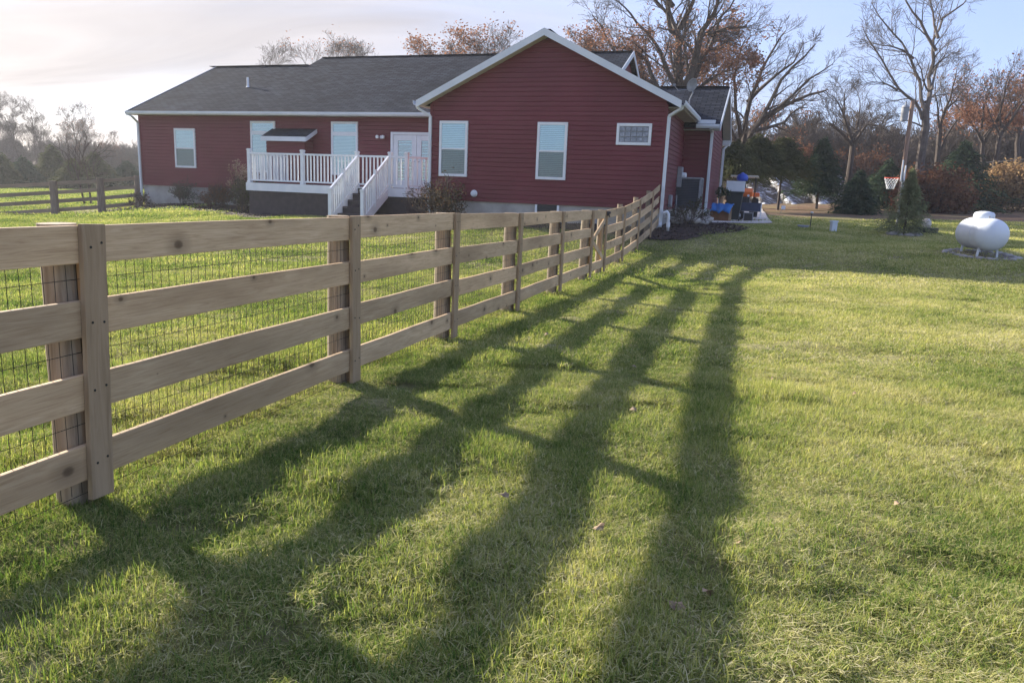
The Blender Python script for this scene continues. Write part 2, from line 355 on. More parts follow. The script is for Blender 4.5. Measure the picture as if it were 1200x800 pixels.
def gz_(X, Y):
    X = np.atleast_1d(np.asarray(X, float)); Y = np.atleast_1d(np.asarray(Y, float))
    Z = np.full(X.shape, _w[_n])
    for i in range(_n): Z += _w[i]*_k((X-CP[i,0])**2 + (Y-CP[i,1])**2)
    R = np.sqrt(X**2+Y**2); b = np.clip((R-100)/60, 0, 1); b = b*b*(3-2*b)
    return Z*(1-b) + 1.6*b
def gz(x, y): return float(gz_(x, y)[0])
def gp(px, py, dz=0):                                   # ground point under a pixel
    r = ray(px, py); lo, hi = 1.0, 150.0
    ts = np.linspace(1.5, 150, 1500); zz = EYE + r[2]*ts - gz_(r[0]*ts, ts)
    k = np.argmax(zz < 0) if (zz < 0).any() else len(ts)-1
    t = ts[k]; return Vector((r[0]*t, t, gz(r[0]*t, t)+dz))
def axis(a, b, fine0, fine1, step):
    v = list(np.arange(fine0, fine1, step)); s = step; x = fine1
    while x < b: v.append(x); s = min(s*1.13, 60); x += s
    v.append(b); s = step; x = fine0 - step; w = []
    while x > a: w.append(x); s = min(s*1.13, 60); x -= s
    return np.array([a] + w[::-1] + v)
def micro(X, Y):                                        # tufty unevenness of the turf near the camera
    g = np.random.default_rng(77); o = np.zeros(len(X))
    for k in range(10): a = g.uniform(0,6.28); f = g.uniform(4.5,13); o += np.sin((X*cos(a)+Y*sin(a))*f+g.uniform(0,6.28))
    return .0068*o*np.clip((22-np.hypot(X,Y))/8, 0, 1)
def make_ground():
    xs = axis(-900, 900, -9, 14, .12); ys = axis(-300, 1200, 0, 22, .12)
    X, Y = np.meshgrid(xs, ys); Z = gz_(X.ravel(), Y.ravel())
    Z += .012*np.sin(X.ravel()*2.1+Y.ravel()*.7)*np.sin(Y.ravel()*1.7-X.ravel()*.6)
    Z += micro(X.ravel(), Y.ravel())
    V = np.stack([X.ravel(), Y.ravel(), Z], 1); nx, ny = len(xs), len(ys)
    i = np.arange(ny-1)[:,None]*nx + np.arange(nx-1)[None]; i = i.ravel()
    me = npmesh('lawn', V, np.stack([i, i+1, i+nx+1, i+nx], 1)); me.polygons.foreach_set('use_smooth', [True]*len(me.polygons))
    tag(obj('ground', me, M_ground), kind='structure')
make_ground()

def sheet(name, near, far, m, dz=.01, n=24, mm=8, rag=0, seed=1):
    """a thin sheet following the ground between two polylines (world xy)"""
    rg = random.Random(seed)
    def samp(pl, f):
        k = f*(len(pl)-1); i = min(int(k), len(pl)-2); q = k-i
        return Vector(pl[i][:2])*(1-q) + Vector(pl[i+1][:2])*q
    V = []
    for j in range(mm+1):
        for i in range(n+1):
            p = samp(near, i/n)*(1-j/mm) + samp(far, i/n)*(j/mm)
            if rag and (j in (0, mm) or i in (0, n)): p += Vector((rg.uniform(-rag,rag), rg.uniform(-rag,rag)))
            V.append((p.x, p.y, gz(p.x, p.y)+dz))
    F = [(j*(n+1)+i, j*(n+1)+i+1, (j+1)*(n+1)+i+1, (j+1)*(n+1)+i) for j in range(mm) for i in range(n)]
    mb = MB(); mb.v = V; mb.f = F
    return tag(obj(name, mb, m, smooth=True), kind='structure')
NOGRASS = []
def keepout(near, far): NOGRASS.append([tuple(p[:2]) for p in near] + [tuple(p[:2]) for p in reversed(far)])
# driveway apron beside the garage
dn = [gp(826,263), gp(905,263)]; df = [gp(848,246), gp(893,245.5)]
sheet('driveway', dn, df, M_slab, .055, 20, 40); keepout(dn, df)
# mulch beds
bn = [hw(-.4,-1.3), hw(.8,-1.0), hw(2.0,1.2), hw(2.3,3.6)]; bf = [hw(-.4,0), hw(.0,.02), hw(.4,4.2), hw(1.1,4.9)]
sheet('mulch_bed', bn, bf, M_mulch, .03, 26, 8, .06, 2); keepout(bn, bf)
bn = [hw(-22.3,1.9), hw(-18,2.0), hw(-14.3,.4), hw(-12.2,-.8)]; bf = [hw(-22.3,3.68), hw(-19,3.68), hw(-15.5,3.68), hw(-13.0,3.5)]
sheet('mulch_bed', bn, bf, M_mulch, .03, 26, 8, .06, 3); keepout(bn, bf)
bn = [hw(-7.6,-.9), hw(-5,-1.1), hw(-2,-1.0), hw(-.5,-1.0)]; bf = [hw(-7.6,.9), hw(-6.6,0), hw(-2,0), hw(-.5,0)]
sheet('mulch_bed', bn, bf, M_mulch, .03, 26, 6, .05, 4); keepout(bn, bf)
BEDS = list(NOGRASS[1:])
NOGRASS.append([tuple(hw(u,d)[:2]) for u, d in ((-22,3.6),(-14,3.6),(-14,1),(-6.9,1),(-6.8,0),(.1,0),(.1,4.3),(.9,4.3),(.9,10),(-22,14))])

# ------------------------------------------------------------------ house
house = thing('house', 'long single storey red sided house with grey shingle roofs, a gabled wing and white trim', 'house', HC, -th)
LAP = .127
def siding(name, axis, fixed, a0, a1, z0, ztop, out, parent=house, lo=None, hi=None):
    """lap siding; axis 'x' runs along u at d=fixed, 'y' runs along d at u=fixed; out=+-1 outward sign; lo/hi(z) clip ends"""
    mb = MB(); z = z0
    while z < ztop - .001:
        z1 = min(z+LAP, ztop)
        prof = [(.024, z), (.021, z+LAP*.70), (.004, z+LAP*.80), (.004, z1)] if z1-z > .1 else [(.024,z),(.020,z+(z1-z)*.5),(.006,z+(z1-z)*.7),(.004,z1)]
        e = [(lo(q_[1]) if lo else a0, hi(q_[1]) if hi else a1, 0) for q_ in prof]
        P = []
        for (off, zz), (l, r, _) in zip(prof, e):
            for q in (l, r): P.append((q, fixed+out*off, zz) if axis == 'x' else (fixed+out*off, q, zz))
        l, r, _ = e[0]
        for q in (l, r): P.append((q, fixed+out*.004, z) if axis == 'x' else (fixed+out*.004, q, z))
        mb.add(P, [(0,1,3,2), (2,3,5,4), (4,5,7,6), (8,9,1,0)]); z = z1
    return obj(name, mb, M_siding, parent)
SB = 1.10; EV = 3.78
def core(name, pts, z0, z1, m, parent=house):
    mb = MB(); mb.prism([(x,y,0) for x,y in pts], (0,0,z0), (0,0,z1)); return obj(name, mb, m, parent)
# wall bodies (solid cores behind the siding) and foundations
core('wall_core', [(-6.7,0),(0,0),(0,6),(-6.7,6)], SB, 3.84, M_siding)
core('wall_core', [(-21.05,3.7),(-6.6,3.7),(-6.6,12.6),(-21.05,12.6)], SB, 3.92, M_siding)
core('wall_core', [(-1.0,4.3),(.82,4.3),(.82,9.5),(-1.0,9.5)], SB, 3.66, M_siding)
core('foundation', [(-6.68,.02),(-.02,.02),(-.02,5.9),(-6.68,5.9)], -.3, SB+.005, M_concrete)
core('foundation', [(-21.03,3.72),(-6.62,3.72),(-6.62,12.5),(-21.03,12.5)], -.3, SB+.005, M_concrete)
core('foundation', [(-.9,4.32),(.80,4.32),(.80,9.45),(-.9,9.45)], -.3, SB+.005, M_concrete)
GP = 5.535; GS = .495
siding('gable_wall', 'x', 0, 0, 0, SB, GP-.06, -1, lo=lambda z: -6.7 if z < 3.84 else max(-6.7, -3.3-(GP-z)/GS), hi=lambda z: 0 if z < 3.9 else min(0, -3.3+(GP-z)/GS))
mb = MB(); mb.prism([(-6.7,.004,3.8),(0,.004,3.8),(0,.004,3.93),(-3.3,.004,GP-.03),(-6.7,.004,3.93)], (0,0,0), (0,3,0)); obj('wall_core', mb, M_siding, house)
siding('side_wall', 'y', 0, 0, 4.3, SB, 3.84, 1)
siding('side_wall', 'y', -6.7, .0, 3.7, SB, 3.84, -1)
siding('rear_wall', 'x', 3.7, -21.05, -6.7, SB, 3.9, -1)
siding('end_wall', 'y', -21.05, 3.7, 12.6, SB, 3.9, -1)
siding('garage_wall', 'x', 4.3, 0, .82, SB, 3.66, -1)
siding('garage_wall', 'y', .82, 4.3, 9.5, SB, 3.66, 1)
# gable ends of the garage and of the main roof
mb = MB(); mb.prism([(.80,4.3,3.6),(.80,9.5,3.6),(.80,6.9,4.95)], (-.4,0,0), (.02,0,0)); obj('gable_wall', mb, M_siding, house)
mb = MB(); mb.prism([(-2.95,5,4.3),(-2.95,14,4.3),(-2.95,9.5,6.72)], (-.3,0,0), (.0,0,0)); obj('gable_wall', mb, M_siding, house)
mb = MB(); mb.prism([(-21.05,3.7,3.9),(-21.05,12.6,3.9),(-21.05,8.5,6.0)], (0,0,0), (.3,0,0)); obj('gable_wall', mb, M_siding, house)
# corner boards
for u, d in ((-6.7,0),(0,0),(-21.05,3.7),(.82,4.3)):
    mb = MB(); mb.box(u-.045,u+.045,d-.03,d+.06,SB,3.8 if d < 4 else 3.62); obj('corner_post', mb, M_siding, house)
# roofs: (u,d,z) polygons, slab thickness downwards
def roofslab(name, poly, m, t=.10):
    mb = MB(); mb.prism(poly, (0,0,-t), (0,0,0)); return obj(name, mb, m, house)
def zw(u): return 5.665 - .495*abs(u+3.3)
def zm(d): return 3.90 + .471*(d-3.3)
def zg(d): return 3.66 + .5*(d-3.9)
W0 = -.38
roofslab('wing_roof', [(-3.3,W0,zw(-3.3)), (-7.0,W0,zw(-7.0)), (-7.0,3.45,zw(-7.0)), (-3.3,7.0,zw(-3.3))][::-1], M_shy)
roofslab('wing_roof', [(-3.3,W0,zw(-3.3)), (-3.3,7.0,zw(-3.3)), (-2.1,7.0,zw(-2.1)), (.4,4.25,zw(.4)), (.4,W0,zw(.4))][::-1], M_shy)
# main roof: high part, low part to the left
roofslab('main_roof', [(-16.45,3.3,zm(3.3)+.004), (-2.75,3.3,zm(3.3)+.004), (-2.75,9.5,zm(9.5)+.004), (-16.45,9.5,zm(9.5)+.004)], M_shx)
roofslab('main_roof', [(-16.45,9.5,zm(9.5)), (-2.75,9.5,zm(9.5)), (-2.75,15.4,zm(3.6)), (-16.45,15.4,zm(3.6))], M_shx)
roofslab('main_roof', [(-21.25,3.3,zm(3.3)), (-16.4,3.3,zm(3.3)), (-16.4,8.5,zm(8.5)), (-21.25,8.5,zm(8.5))], M_shx)
roofslab('main_roof', [(-21.25,8.5,zm(8.5)), (-16.4,8.5,zm(8.5)), (-16.4,13.4,zm(3.6)), (-21.25,13.4,zm(3.6))], M_shx)
mb = MB(); mb.prism([(-16.3,8.0,zm(8)-.3),(-16.3,11,zm(8)-.5),(-16.3,9.5,zm(9.5)-.1)], (0,0,0), (.2,0,0)); obj('gable_wall', mb, M_siding, house)
# garage roof
roofslab('garage_roof', [(-2.2,3.9,zg(3.9)), (1.1,3.9,zg(3.9)), (1.1,6.9,zg(6.9)), (-2.2,6.9,zg(6.9))], M_shx)
roofslab('garage_roof', [(-2.2,6.9,zg(6.9)), (1.1,6.9,zg(6.9)), (1.1,9.9,zg(3.9)), (-2.2,9.9,zg(3.9))], M_shx)
mb = MB()
for a, b in (((-3.3,W0+.1),(-3.3,6.8)),): mb.bar((a[0],a[1],zw(-3.3)+.006),(b[0],b[1],zw(-3.3)+.006),.26,.018)
mb.bar((-16.4,9.5,zm(9.5)+.004),(-2.8,9.5,zm(9.5)+.01),.26,.018); mb.bar((-21.55,8.5,zm(8.5)+.01),(-16.45,8.5,zm(8.5)+.01),.26,.018); mb.bar((-1.2,6.9,zg(6.9)+.01),(1.05,6.9,zg(6.9)+.01),.26,.018)
obj('ridge_cap', mb, M_shx, house)
# rake boards and soffits
def rake(a, b, w=.19, name='rake_board'):
    mb = MB(); mb.prism([a, b, (b[0],b[1],b[2]-w), (a[0],a[1],a[2]-w)], (0,0,0), (0,-.03,0) if abs(a[1]-b[1]) < .01 else ((.03,0,0) if a[0] > -3.2 else (-.03,0,0)))
    return obj(name, mb, M_trim, house)
e = .025
rake((-3.3,W0,zw(-3.3)+e), (-7.02,W0,zw(-7.02)+e)); rake((-3.3,W0,zw(-3.3)+e), (.42,W0,zw(.42)+e))
rake((1.1,3.88,zg(3.88)+e), (1.1,6.9,zg(6.9)+e)); rake((1.1,6.9,zg(6.9)+e), (1.1,9.92,zg(3.88)+e))
rake((-2.75,4.2,zm(4.2)+e), (-2.75,9.5,zm(9.5)+e)); rake((-2.75,9.5,zm(9.5)+e), (-2.75,15.4,zm(3.6)+e))
rake((-21.25,3.28,zm(3.28)+e), (-21.25,8.5,zm(8.5)+e)); rake((-21.25,8.5,zm(8.5)+e), (-21.25,13.4,zm(3.6)+e))
M_soffit = simple('vented soffit panel', (.42,.42,.38), (.48,.47,.43), 3, .6)
mb = MB()
for s in (-1, 1):
    u1 = -3.3 + s*3.7
    mb.prism([(-3.3,W0,zw(-3.3)-.115),(u1,W0,zw(u1)-.115),(u1,.0,zw(u1)-.115),(-3.3,.0,zw(-3.3)-.115)][::s], (0,0,-.02), (0,0,0))
mb.box(.02,.40,.0,3.9,3.715,3.73); mb.box(-7.0,-6.72,.0,3.4,3.715,3.73); mb.box(-21.25,-6.6,3.3,3.68,3.77,3.785); mb.box(0,1.1,3.9,4.28,3.50,3.515)
mb.prism([(.84,3.92,zg(3.92)-.13),(1.09,3.92,zg(3.92)-.13),(1.09,6.9,zg(6.9)-.13),(.84,6.9,zg(6.9)-.13)], (0,0,-.02), (0,0,0))
mb.prism([(.84,6.9,zg(6.9)-.13),(1.09,6.9,zg(6.9)-.13),(1.09,9.9,zg(3.9)-.13),(.84,9.9,zg(3.9)-.13)], (0,0,-.02), (0,0,0))
mb.box(-.02,.02,.0,.01,3.70,3.80)
obj('soffit', mb, M_soffit, house)
# gable return (boxed end at the right eave of the garage)
mb = MB(); mb.box(.84,1.10,9.5,9.95,3.42,3.60); obj('soffit', mb, M_trim, house)
# gutters
def gutter(a, b, w=.12, h=.12):
    mb = MB(); a = Vector(a); b = Vector(b); d = (b-a).normalized(); s = d.cross(Vector((0,0,1)))
    prof = [(-w*.45,-h*.5),(w*.25,-h*.5),(w*.5,-h*.05),(w*.5,h*.5),(w*.42,h*.5),(w*.42,0),(w*.2,-h*.42),(-w*.45,-h*.42)]
    pa = [a+s*x+Vector((0,0,y)) for x, y in prof]; pb = [b+s*x+Vector((0,0,y)) for x, y in prof]; n = len(prof)
    mb.add(pa+pb, [tuple(range(n-1,-1,-1)), tuple(range(n,2*n))]+[(i,(i+1)%n,(i+1)%n+n,i+n) for i in range(n)])
    return obj('gutter', mb, M_trim, house)
gutter((-21.25,3.24,3.83), (-7.10,3.24,3.83)); gutter((.46,W0,3.79), (.46,3.86,3.79)); gutter((-7.07,3.4,3.79), (-7.07,W0,3.79)); gutter((.40,3.84,3.60), (1.1,3.84,3.60))
mb = MB(); mb.box(.42,.95,3.95,4.25,3.66,3.80); obj('flashing', mb, M_trim, house)
def downspout(pts):
    mb = MB()
    for a, b in zip(pts[:-1], pts[1:]): mb.bar(a, b, .085, .065, (0,1,.01) if abs(b[2]-a[2]) > .2 else (0,0,1))
    return obj('downspout', mb, M_trim, house, bevel=.008)
downspout([(.44,-.28,3.74),(.40,-.24,3.66),(.09,-.05,3.50),(.07,-.05,.75),(.10,-.28,.68)])
downspout([(-7.05,-.28,3.74),(-7.02,-.24,3.64),(-6.72,-.06,3.46),(-6.72,-.06,.6)])
downspout([(-21.2,3.24,3.78),(-21.03,3.3,3.70),(-21.07,3.62,3.50),(-21.07,3.62,.4)])
downspout([(.84,3.9,3.55),(.86,4.24,3.45),(.86,4.24,.85)])
downspout([(1.02,9.6,3.42),(.90,9.55,3.3),(.90,9.55,1.2)])
# windows
def window(u0, u1, z0, z1, d=0, style='double', name='window'):
    f = MB(); w = .075; y0, y1 = d-.065, d+.01
    f.box(u0,u0+w,y0,y1,z0,z1); f.box(u1-w,u1,y0,y1,z0,z1); f.box(u0+w,u1-w,y0,y1,z0,z0+w); f.box(u0+w,u1-w,y0,y1,z1-w,z1)
    zm_ = (z0+z1)/2
    if style == 'double': f.box(u0+w,u1-w,d-.055,d-.02,zm_-.025,zm_+.025)
    if style == 'transom': zm_ = z1-.42; f.box(u0+w,u1-w,y0+.005,y1,zm_-.07,zm_+.07)
    fr = obj(name, f, M_white, house, bevel=.006)
    a0, a1 = u0+w, u1-w
    def pane(za, zb, m, yy):
        p = MB(); p.box(a0, a1, yy, yy+.004, za, zb); obj('pane', p, m, fr)
    bl = MB(); bl.box(a0,a1,d-.0245,d-.0235,z0+w,z1-w); obj('backing', bl, M_blindback if style != 'block' else M_metalgrey, fr)
    sl = MB(); z = z0+w+.02
    while z < z1-w-.01 and style != 'block':
        sl.add([(a0+.01,d-.040,z),(a1-.01,d-.040,z),(a1-.01,d-.027,z+.034),(a0+.01,d-.027,z+.034)], [(0,1,2,3)]); z += .05
    if style != 'block': obj('blind', sl, M_blind, fr)
    if style == 'double': pane(z0+w, zm_-.025, M_screen, d-.046); pane(zm_+.025, z1-w, M_glass, d-.052)
    elif style == 'transom': pane(z0+w, zm_-.07, M_glass, d-.05); pane(zm_+.07, z1-w, M_glass, d-.05)
    else:
        g = MB(); nx, nz = 5, 3
        for i in range(nx):
            for k in range(nz):
                x0 = a0+(a1-a0)*i/nx; x1 = a0+(a1-a0)*(i+1)/nx; q0 = z0+w+(z1-z0-2*w)*k/nz; q1 = z0+w+(z1-z0-2*w)*(k+1)/nz
                g.box(x0+.008,x1-.008,d-.05,d-.03,q0+.008,q1-.008)
        obj('pane', g, M_block, fr, bevel=.006)
    return fr
M_blindback, _, _ = mat('dim room behind blinds', (.24,.31,.31), .8)
M_block, _t, _b = mat('glass block', (.30,.34,.38), .18, .8)
_t.links.new(ramp(_t, noise(_t, coords(_t, 'Object'), 9, 5, .6, 1.5), [(.3,(.13,.15,.18)),(.5,(.20,.22,.26)),(.75,(.36,.39,.46))]), _b.inputs['Base Color'])
window(-6.43,-5.55,1.78,3.33); window(-3.48,-2.62,1.78,3.32); window(-1.27,-.34,2.75,3.31, style='block')
window(-19.35,-18.36,1.82,3.30, 3.7); window(-15.81,-14.72,1.75,3.60, 3.7, 'transom'); window(-12.35,-11.27,1.75,3.61, 3.7, 'transom')
# basement window in the foundation
f = MB(); f.box(-3.46,-3.40,-.03,.03,.66,1.09); f.box(-2.82,-2.76,-.03,.03,.66,1.09); f.box(-3.40,-2.82,-.03,.03,.62,.66); bw = obj('basement_window', f, M_white, house)
f = MB(); f.box(-3.40,-2.82,-.005,.015,.66,1.09); obj('pane', f, M_dark, bw)
# french door
f = MB(); d = 3.7
f.box(-9.96,-9.87,d-.07,d,1.36,3.28); f.box(-8.07,-7.98,d-.07,d,1.36,3.28); f.box(-9.87,-8.07,d-.07,d,3.19,3.28); dr = obj('door_frame', f, M_white, house)
for a in (-9.86,-8.96):
    f = MB(); f.box(a,a+.18,d-.055,d-.005,1.38,3.18); f.box(a+.71,a+.89,d-.055,d-.005,1.38,3.18); f.box(a+.18,a+.71,d-.055,d-.005,3.0,3.18); f.box(a+.18,a+.71,d-.055,d-.005,1.38,1.66)
    q = obj('door', f, M_white, house, bevel=.005)
    g = MB(); g.box(a+.18,a+.71,d-.035,d-.030,1.66,3.0); obj('pane', g, M_glass, q)
    g = MB(); z = 1.68
    while z < 2.98: g.add([(a+.19,d-.026,z),(a+.70,d-.026,z),(a+.70,d-.016,z+.04),(a+.19,d-.016,z+.04)], [(0,1,2,3)]); z += .055
    obj('blind', g, M_blind, q)
    g = MB(); g.bar((a+.14+.63*(a < -9),d-.10,2.30),(a+.05+.80*(a < -9),d-.10,2.30),.02,.02); obj('handle', g, M_metalgrey, q)
# bump-out with its own small roof
mb = MB(); mb.box(-14.77,-13.15,3.2,3.7,1.1,2.98); obj('bay', mb, M_siding, house)
siding('bay_wall', 'x', 3.2, -14.77,-13.15, 1.1, 2.98, -1); siding('bay_wall', 'y', -13.15, 3.2, 3.7, 1.1, 2.98, 1)
mb = MB(); mb.prism([(-14.85,3.02,2.98),(-12.98,3.02,2.98),(-12.98,3.69,3.30),(-14.85,3.69,3.30)], (0,0,-.02), (0,0,.05)); obj('bay_roof', mb, M_shx, house)
mb = MB(); mb.box(-14.86,-12.97,2.985,3.02,2.86,3.02); mb.prism([(-12.975,3.02,2.88),(-12.975,3.69,3.20),(-12.975,3.69,3.34),(-12.975,3.02,3.02)], (0,0,0), (.03,0,0)); obj('bay_fascia', mb, M_trim, house)
# flood light, round vent, roof pipe, roof dish
mb = MB(); mb.box(-10.38,-10.22,3.64,3.69,3.05,3.15); fl = obj('flood_light', mb, M_white, house)
for u in (-10.42,-10.2):
    mb = MB(); mb.lathe([(.03,0),(.045,-.06),(.06,-.13),(.055,-.14)], (u,3.62,3.10), 12, 'y'); obj('lamp_head', mb, M_white, fl, smooth=False)
mb = MB(); mb.lathe([(.10,0),(.10,-.03),(.075,-.05),(.075,-.11),(.03,-.12)], (-5.31,-.02,1.32), 16, 'y'); obj('dryer_vent', mb, M_white, house)
mb = MB(); mb.lathe([(.09,0),(.06,.03),(.045,.05),(.045,.38),(.03,.385)], (-17.6,5.9,zm(5.9)-.02), 12); obj('roof_vent_pipe', mb, M_white, house)
# utility meter and conduits on the side wall
mb = MB(); mb.box(.03,.17,3.1,3.45,1.75,2.35); um = obj('meter_box', mb, M_metalgrey, house, bevel=.01)
mb = MB(); mb.lathe([(.09,0),(.09,.10),(.06,.12)], (.17,3.27,2.10), 14, 'x'); obj('meter_dial', mb, M_white, um)
mb = MB(); mb.tube([(.08,3.28,1.75),(.08,3.28,.7)], .025, 8); mb.tube([(.08,3.0,1.5),(.08,3.0,.7)], .018, 8); obj('conduit', mb, M_metalgrey, um)
mb = MB(); mb.box(.03,.12,1.5,1.75,1.15,1.5); obj('hose_box', mb, M_metalgrey, house, bevel=.01)
# dish on the garage roof
p = hw(-.02, 5.2, zg(5.2)); dish = thing('satellite_dish', 'round grey satellite dish on a bent arm on the small garage roof', 'satellite dish', p, -th)
dish.scale = (.8,.8,.8); mb = MB(); mb.tube([(0,0,0),(.0,0,.30),(.10,.05,.55),(.08,.05,.72)], .025, 8); mb.tube([(0,0,.25),(-.35,-.1,.02)], .012, 6); obj('mast', mb, M_metalgrey, dish)
mb = MB(); mb.lathe([(.02,.06),(.16,.045),(.26,.0),(.27,.0),(.17,.065),(.02,.08)], (0,0,0), 20, 'y'); obj('dish', mb, M_metalgrey, dish, smooth=True, loc=(.05,.0,.86), rot=(radians(20),0,radians(50)))
mb = MB(); mb.tube([(.08,.0,.70),(-.45,-.28,.62),(-.62,-.32,.80)], .013, 6); mb.box(-.67,-.57,-.37,-.27,.78,.86); obj('feed_arm', mb, M_metalgrey, dish)

# ------------------------------------------------------------------ deck
DZ = 1.37
deck = thing('deck', 'raised white railed deck with brown skirting and stairs against the back of the red house', 'deck', HC, -th)
DF = 1.0; C0 = (-13.95, DF); C1 = (-8.0, DF); C2 = (-7.1, 1.65)
poly = [(-13.95,DF),(-8.0,DF),(-7.1,1.65),(-7.1,3.66),(-13.95,3.66)]
mb = MB(); mb.prism([(x,y,0) for x,y in poly], (0,0,DZ-.04), (0,0,DZ)); obj('deck_floor', mb, simple('deck boards', (.20,.19,.19), (.28,.27,.27), 4, .7), deck)
def strip(name, pts, z0, z1, t, m, off=0):
    mb = MB()
    for (a, b) in zip(pts[:-1], pts[1:]): mb.bar((a[0],a[1]+off,(z0+z1)/2),(b[0],b[1]+off,(z0+z1)/2), t, z1-z0)
    return obj(name, mb, m, deck)
strip('fascia', [(-13.97,DF-.02),(-8.0,DF-.02),(-7.09,1.63)], DZ-.26, DZ-.002, .04, M_white); strip('fascia', [(-13.97,DF),(-13.97,3.66)], DZ-.26, DZ-.002, .04, M_white)
strip('skirt', [(-13.9,DF+.05),(-8.02,DF+.05),(-7.15,1.68),(-7.15,3.0)], .0, DZ-.265, .03, M_brown); strip('skirt', [(-13.9,DF+.05),(-13.9,3.6)], .0, DZ-.265, .03, M_brown)
def rpost(u, d, z0=DZ, h=1.06):
    mb = MB(); w = .055; mb.box(u-w,u+w,d-w,d+w,z0,z0+h); mb.box(u-w-.015,u+w+.015,d-w-.015,d+w+.015,z0+h,z0+h+.03)
    mb.prism([(u-w,d-w,z0+h+.03),(u+w,d-w,z0+h+.03),(u+w,d+w,z0+h+.03),(u-w,d+w,z0+h+.03)], (0,0,0), (0,0,.02)); mb.box(u-w-.012,u+w+.012,d-w-.012,d+w+.012,z0,z0+.06)
    return obj('railing_post', mb, M_white, deck, bevel=.004)
def railing(a, b, za=DZ, zb=DZ, h=.96):
    mb = MB(); A = Vector((*a, za)); B = Vector((*b, zb)); Ln = (B-A).length
    mb.bar(A+Vector((0,0,h)), B+Vector((0,0,h)), .06, .06); mb.bar(A+Vector((0,0,.09)), B+Vector((0,0,.09)), .045, .05)
    n = max(2, int(Ln/.125))
    for i in range(1, n):
        p = A.lerp(B, i/n); mb.box(p.x-.019,p.x+.019,p.y-.019,p.y+.019,p.z+.07,p.z+h-.01)
    return obj('railing', mb, M_white, deck)
DP = DF+.06
pu = [-13.88,-11.8,-9.78,-8.60,-8.02]
for u in pu: rpost(u, DP)
rpost(-7.16, 1.72)
for a, b in ((0,1),(1,2),(3,4)): railing((pu[a]+.055,DP),(pu[b]-.055,DP))
railing((-8.0,DP+.04),(-7.2,1.68)); railing((-13.88,DP+.06),(-13.88,3.62)); railing((-9.72,DP+.03),(-8.66,DP+.03))
# stairs run down towards the lawn
ns = 5; run = .30; zg0 = .36; rise = (DZ-zg0)/ns
mb = MB()
for i in range(ns):
    z = DZ-rise*(i+1); y = DF-.04-run*(i+1)
    mb.box(-9.70,-8.68,y,y+run+.02,z-.035,z); mb.box(-9.70,-8.68,y+run,y+run+.02,z,z+rise-.04)
obj('stair_treads', mb, M_brown, deck)
yb = DF-.04-run*ns
for u in (-9.74,-8.64):
    mb = MB(); mb.prism([(u,DF-.03,DZ-.01),(u,DF-.03,DZ-.30),(u,yb,zg0-.15),(u,yb,zg0+.10)], (-.02,0,0), (.02,0,0)); obj('stair_stringer', mb, M_white, deck)
    zl = zg0-.02; ym = DF-.1-run*2.4; zmid = DZ-(DZ-zl)*.47
    rpost(u, yb-.02, zg0-.2, 1.1)
    railing((u,DP-.04),(u,yb), DZ+.02, zl+.03, .93)
    mb = MB(); mb.box(u-.045,u+.045,ym-.045,ym+.045,zmid-.1,zmid+1.02); obj('railing_post', mb, M_white, deck)
# planter on the deck by the door
t = thing('plant_pot', 'small dark pot standing on the deck corner post beside the gable wall', 'pot', hw(-7.16,1.72,DZ+1.11), -th)
mb = MB(); mb.lathe([(.05,0),(.07,.09),(.075,.10),(.06,.10),(.055,.085)], (0,0,0), 12); obj('pot', mb, M_black, t)
mb = MB(); rg = random.Random(4)
for i in range(40):
    a = rg.uniform(0,2*pi); r = rg.uniform(0,.09); mb.add([(cos(a)*r,sin(a)*r,.10+rg.uniform(0,.1)),(cos(a)*(r+.04),sin(a)*(r+.02),.13+rg.uniform(0,.1)),(cos(a+1)*r,sin(a+1)*r,.16+rg.uniform(0,.08))], [(0,1,2)])
obj('foliage', mb, M_ever, t)

# ------------------------------------------------------------------ board fence in the foreground
FA = Vector((-1.75,3.1)); FB = Vector((1.34,13.27))
def fx(y): return FA.x + (y-FA.y)*(FB.x-FA.x)/(FB.y-FA.y)
FP = [(-1.3,1.235),(.92,1.235),(3.04,1.23),(5.16,1.22),(6.97,1.21),(8.94,1.18),(11.0,1.17),(13.10,1.16)]
FP = [(fx(y), y, z) for y, z in FP]
GR = (1.68,14.42,1.145)
QP = [GR,(2.26,16.12,1.20),(2.83,17.75,1.355),(3.40,19.37,1.565),(3.86,20.66,1.82)]
fence = thing('board_fence', 'new four board wooden fence with wire mesh running from the foreground to the red house', 'fence', (0,0,0))
PH = .315; BH = .152
def rail_obj(a, b, name='rail', parent=None, h=BH, t=.026, m=None, off=0, rg=random):
    """board from a to b (top edge points), local x along its length, front face towards the lawn"""
    a = Vector(a); b = Vector(b); d = b-a; Ln = d.length; yaw = atan2(d.y, d.x); pit = -atan2(d.z, sqrt(d.x*d.x+d.y*d.y))
    mb = MB(); n = 10; V = []
    for i in range(n+1):
        x = Ln*i/n; bow = .004*sin(i*1.3+Ln*7)
        for y, z in ((-t/2,-h),(t/2,-h),(t/2,0),(-t/2,0)): V.append((x+.0, y+bow*.8, z+.0012*sin(i*.6+Ln*5)))
    F = [(i*4+j, i*4+(j+1)%4, (i+1)*4+(j+1)%4, (i+1)*4+j) for i in range(n) for j in range(4)] + [(3,2,1,0),(n*4,n*4+1,n*4+2,n*4+3)]
    mb.add(V, F)
    nv = Vector((d.y,-d.x,0)).normalized()*off
    o = obj(name, mb, m or M_rail, parent, bevel=.003, loc=a+nv, rot=(0,pit,yaw)); return o
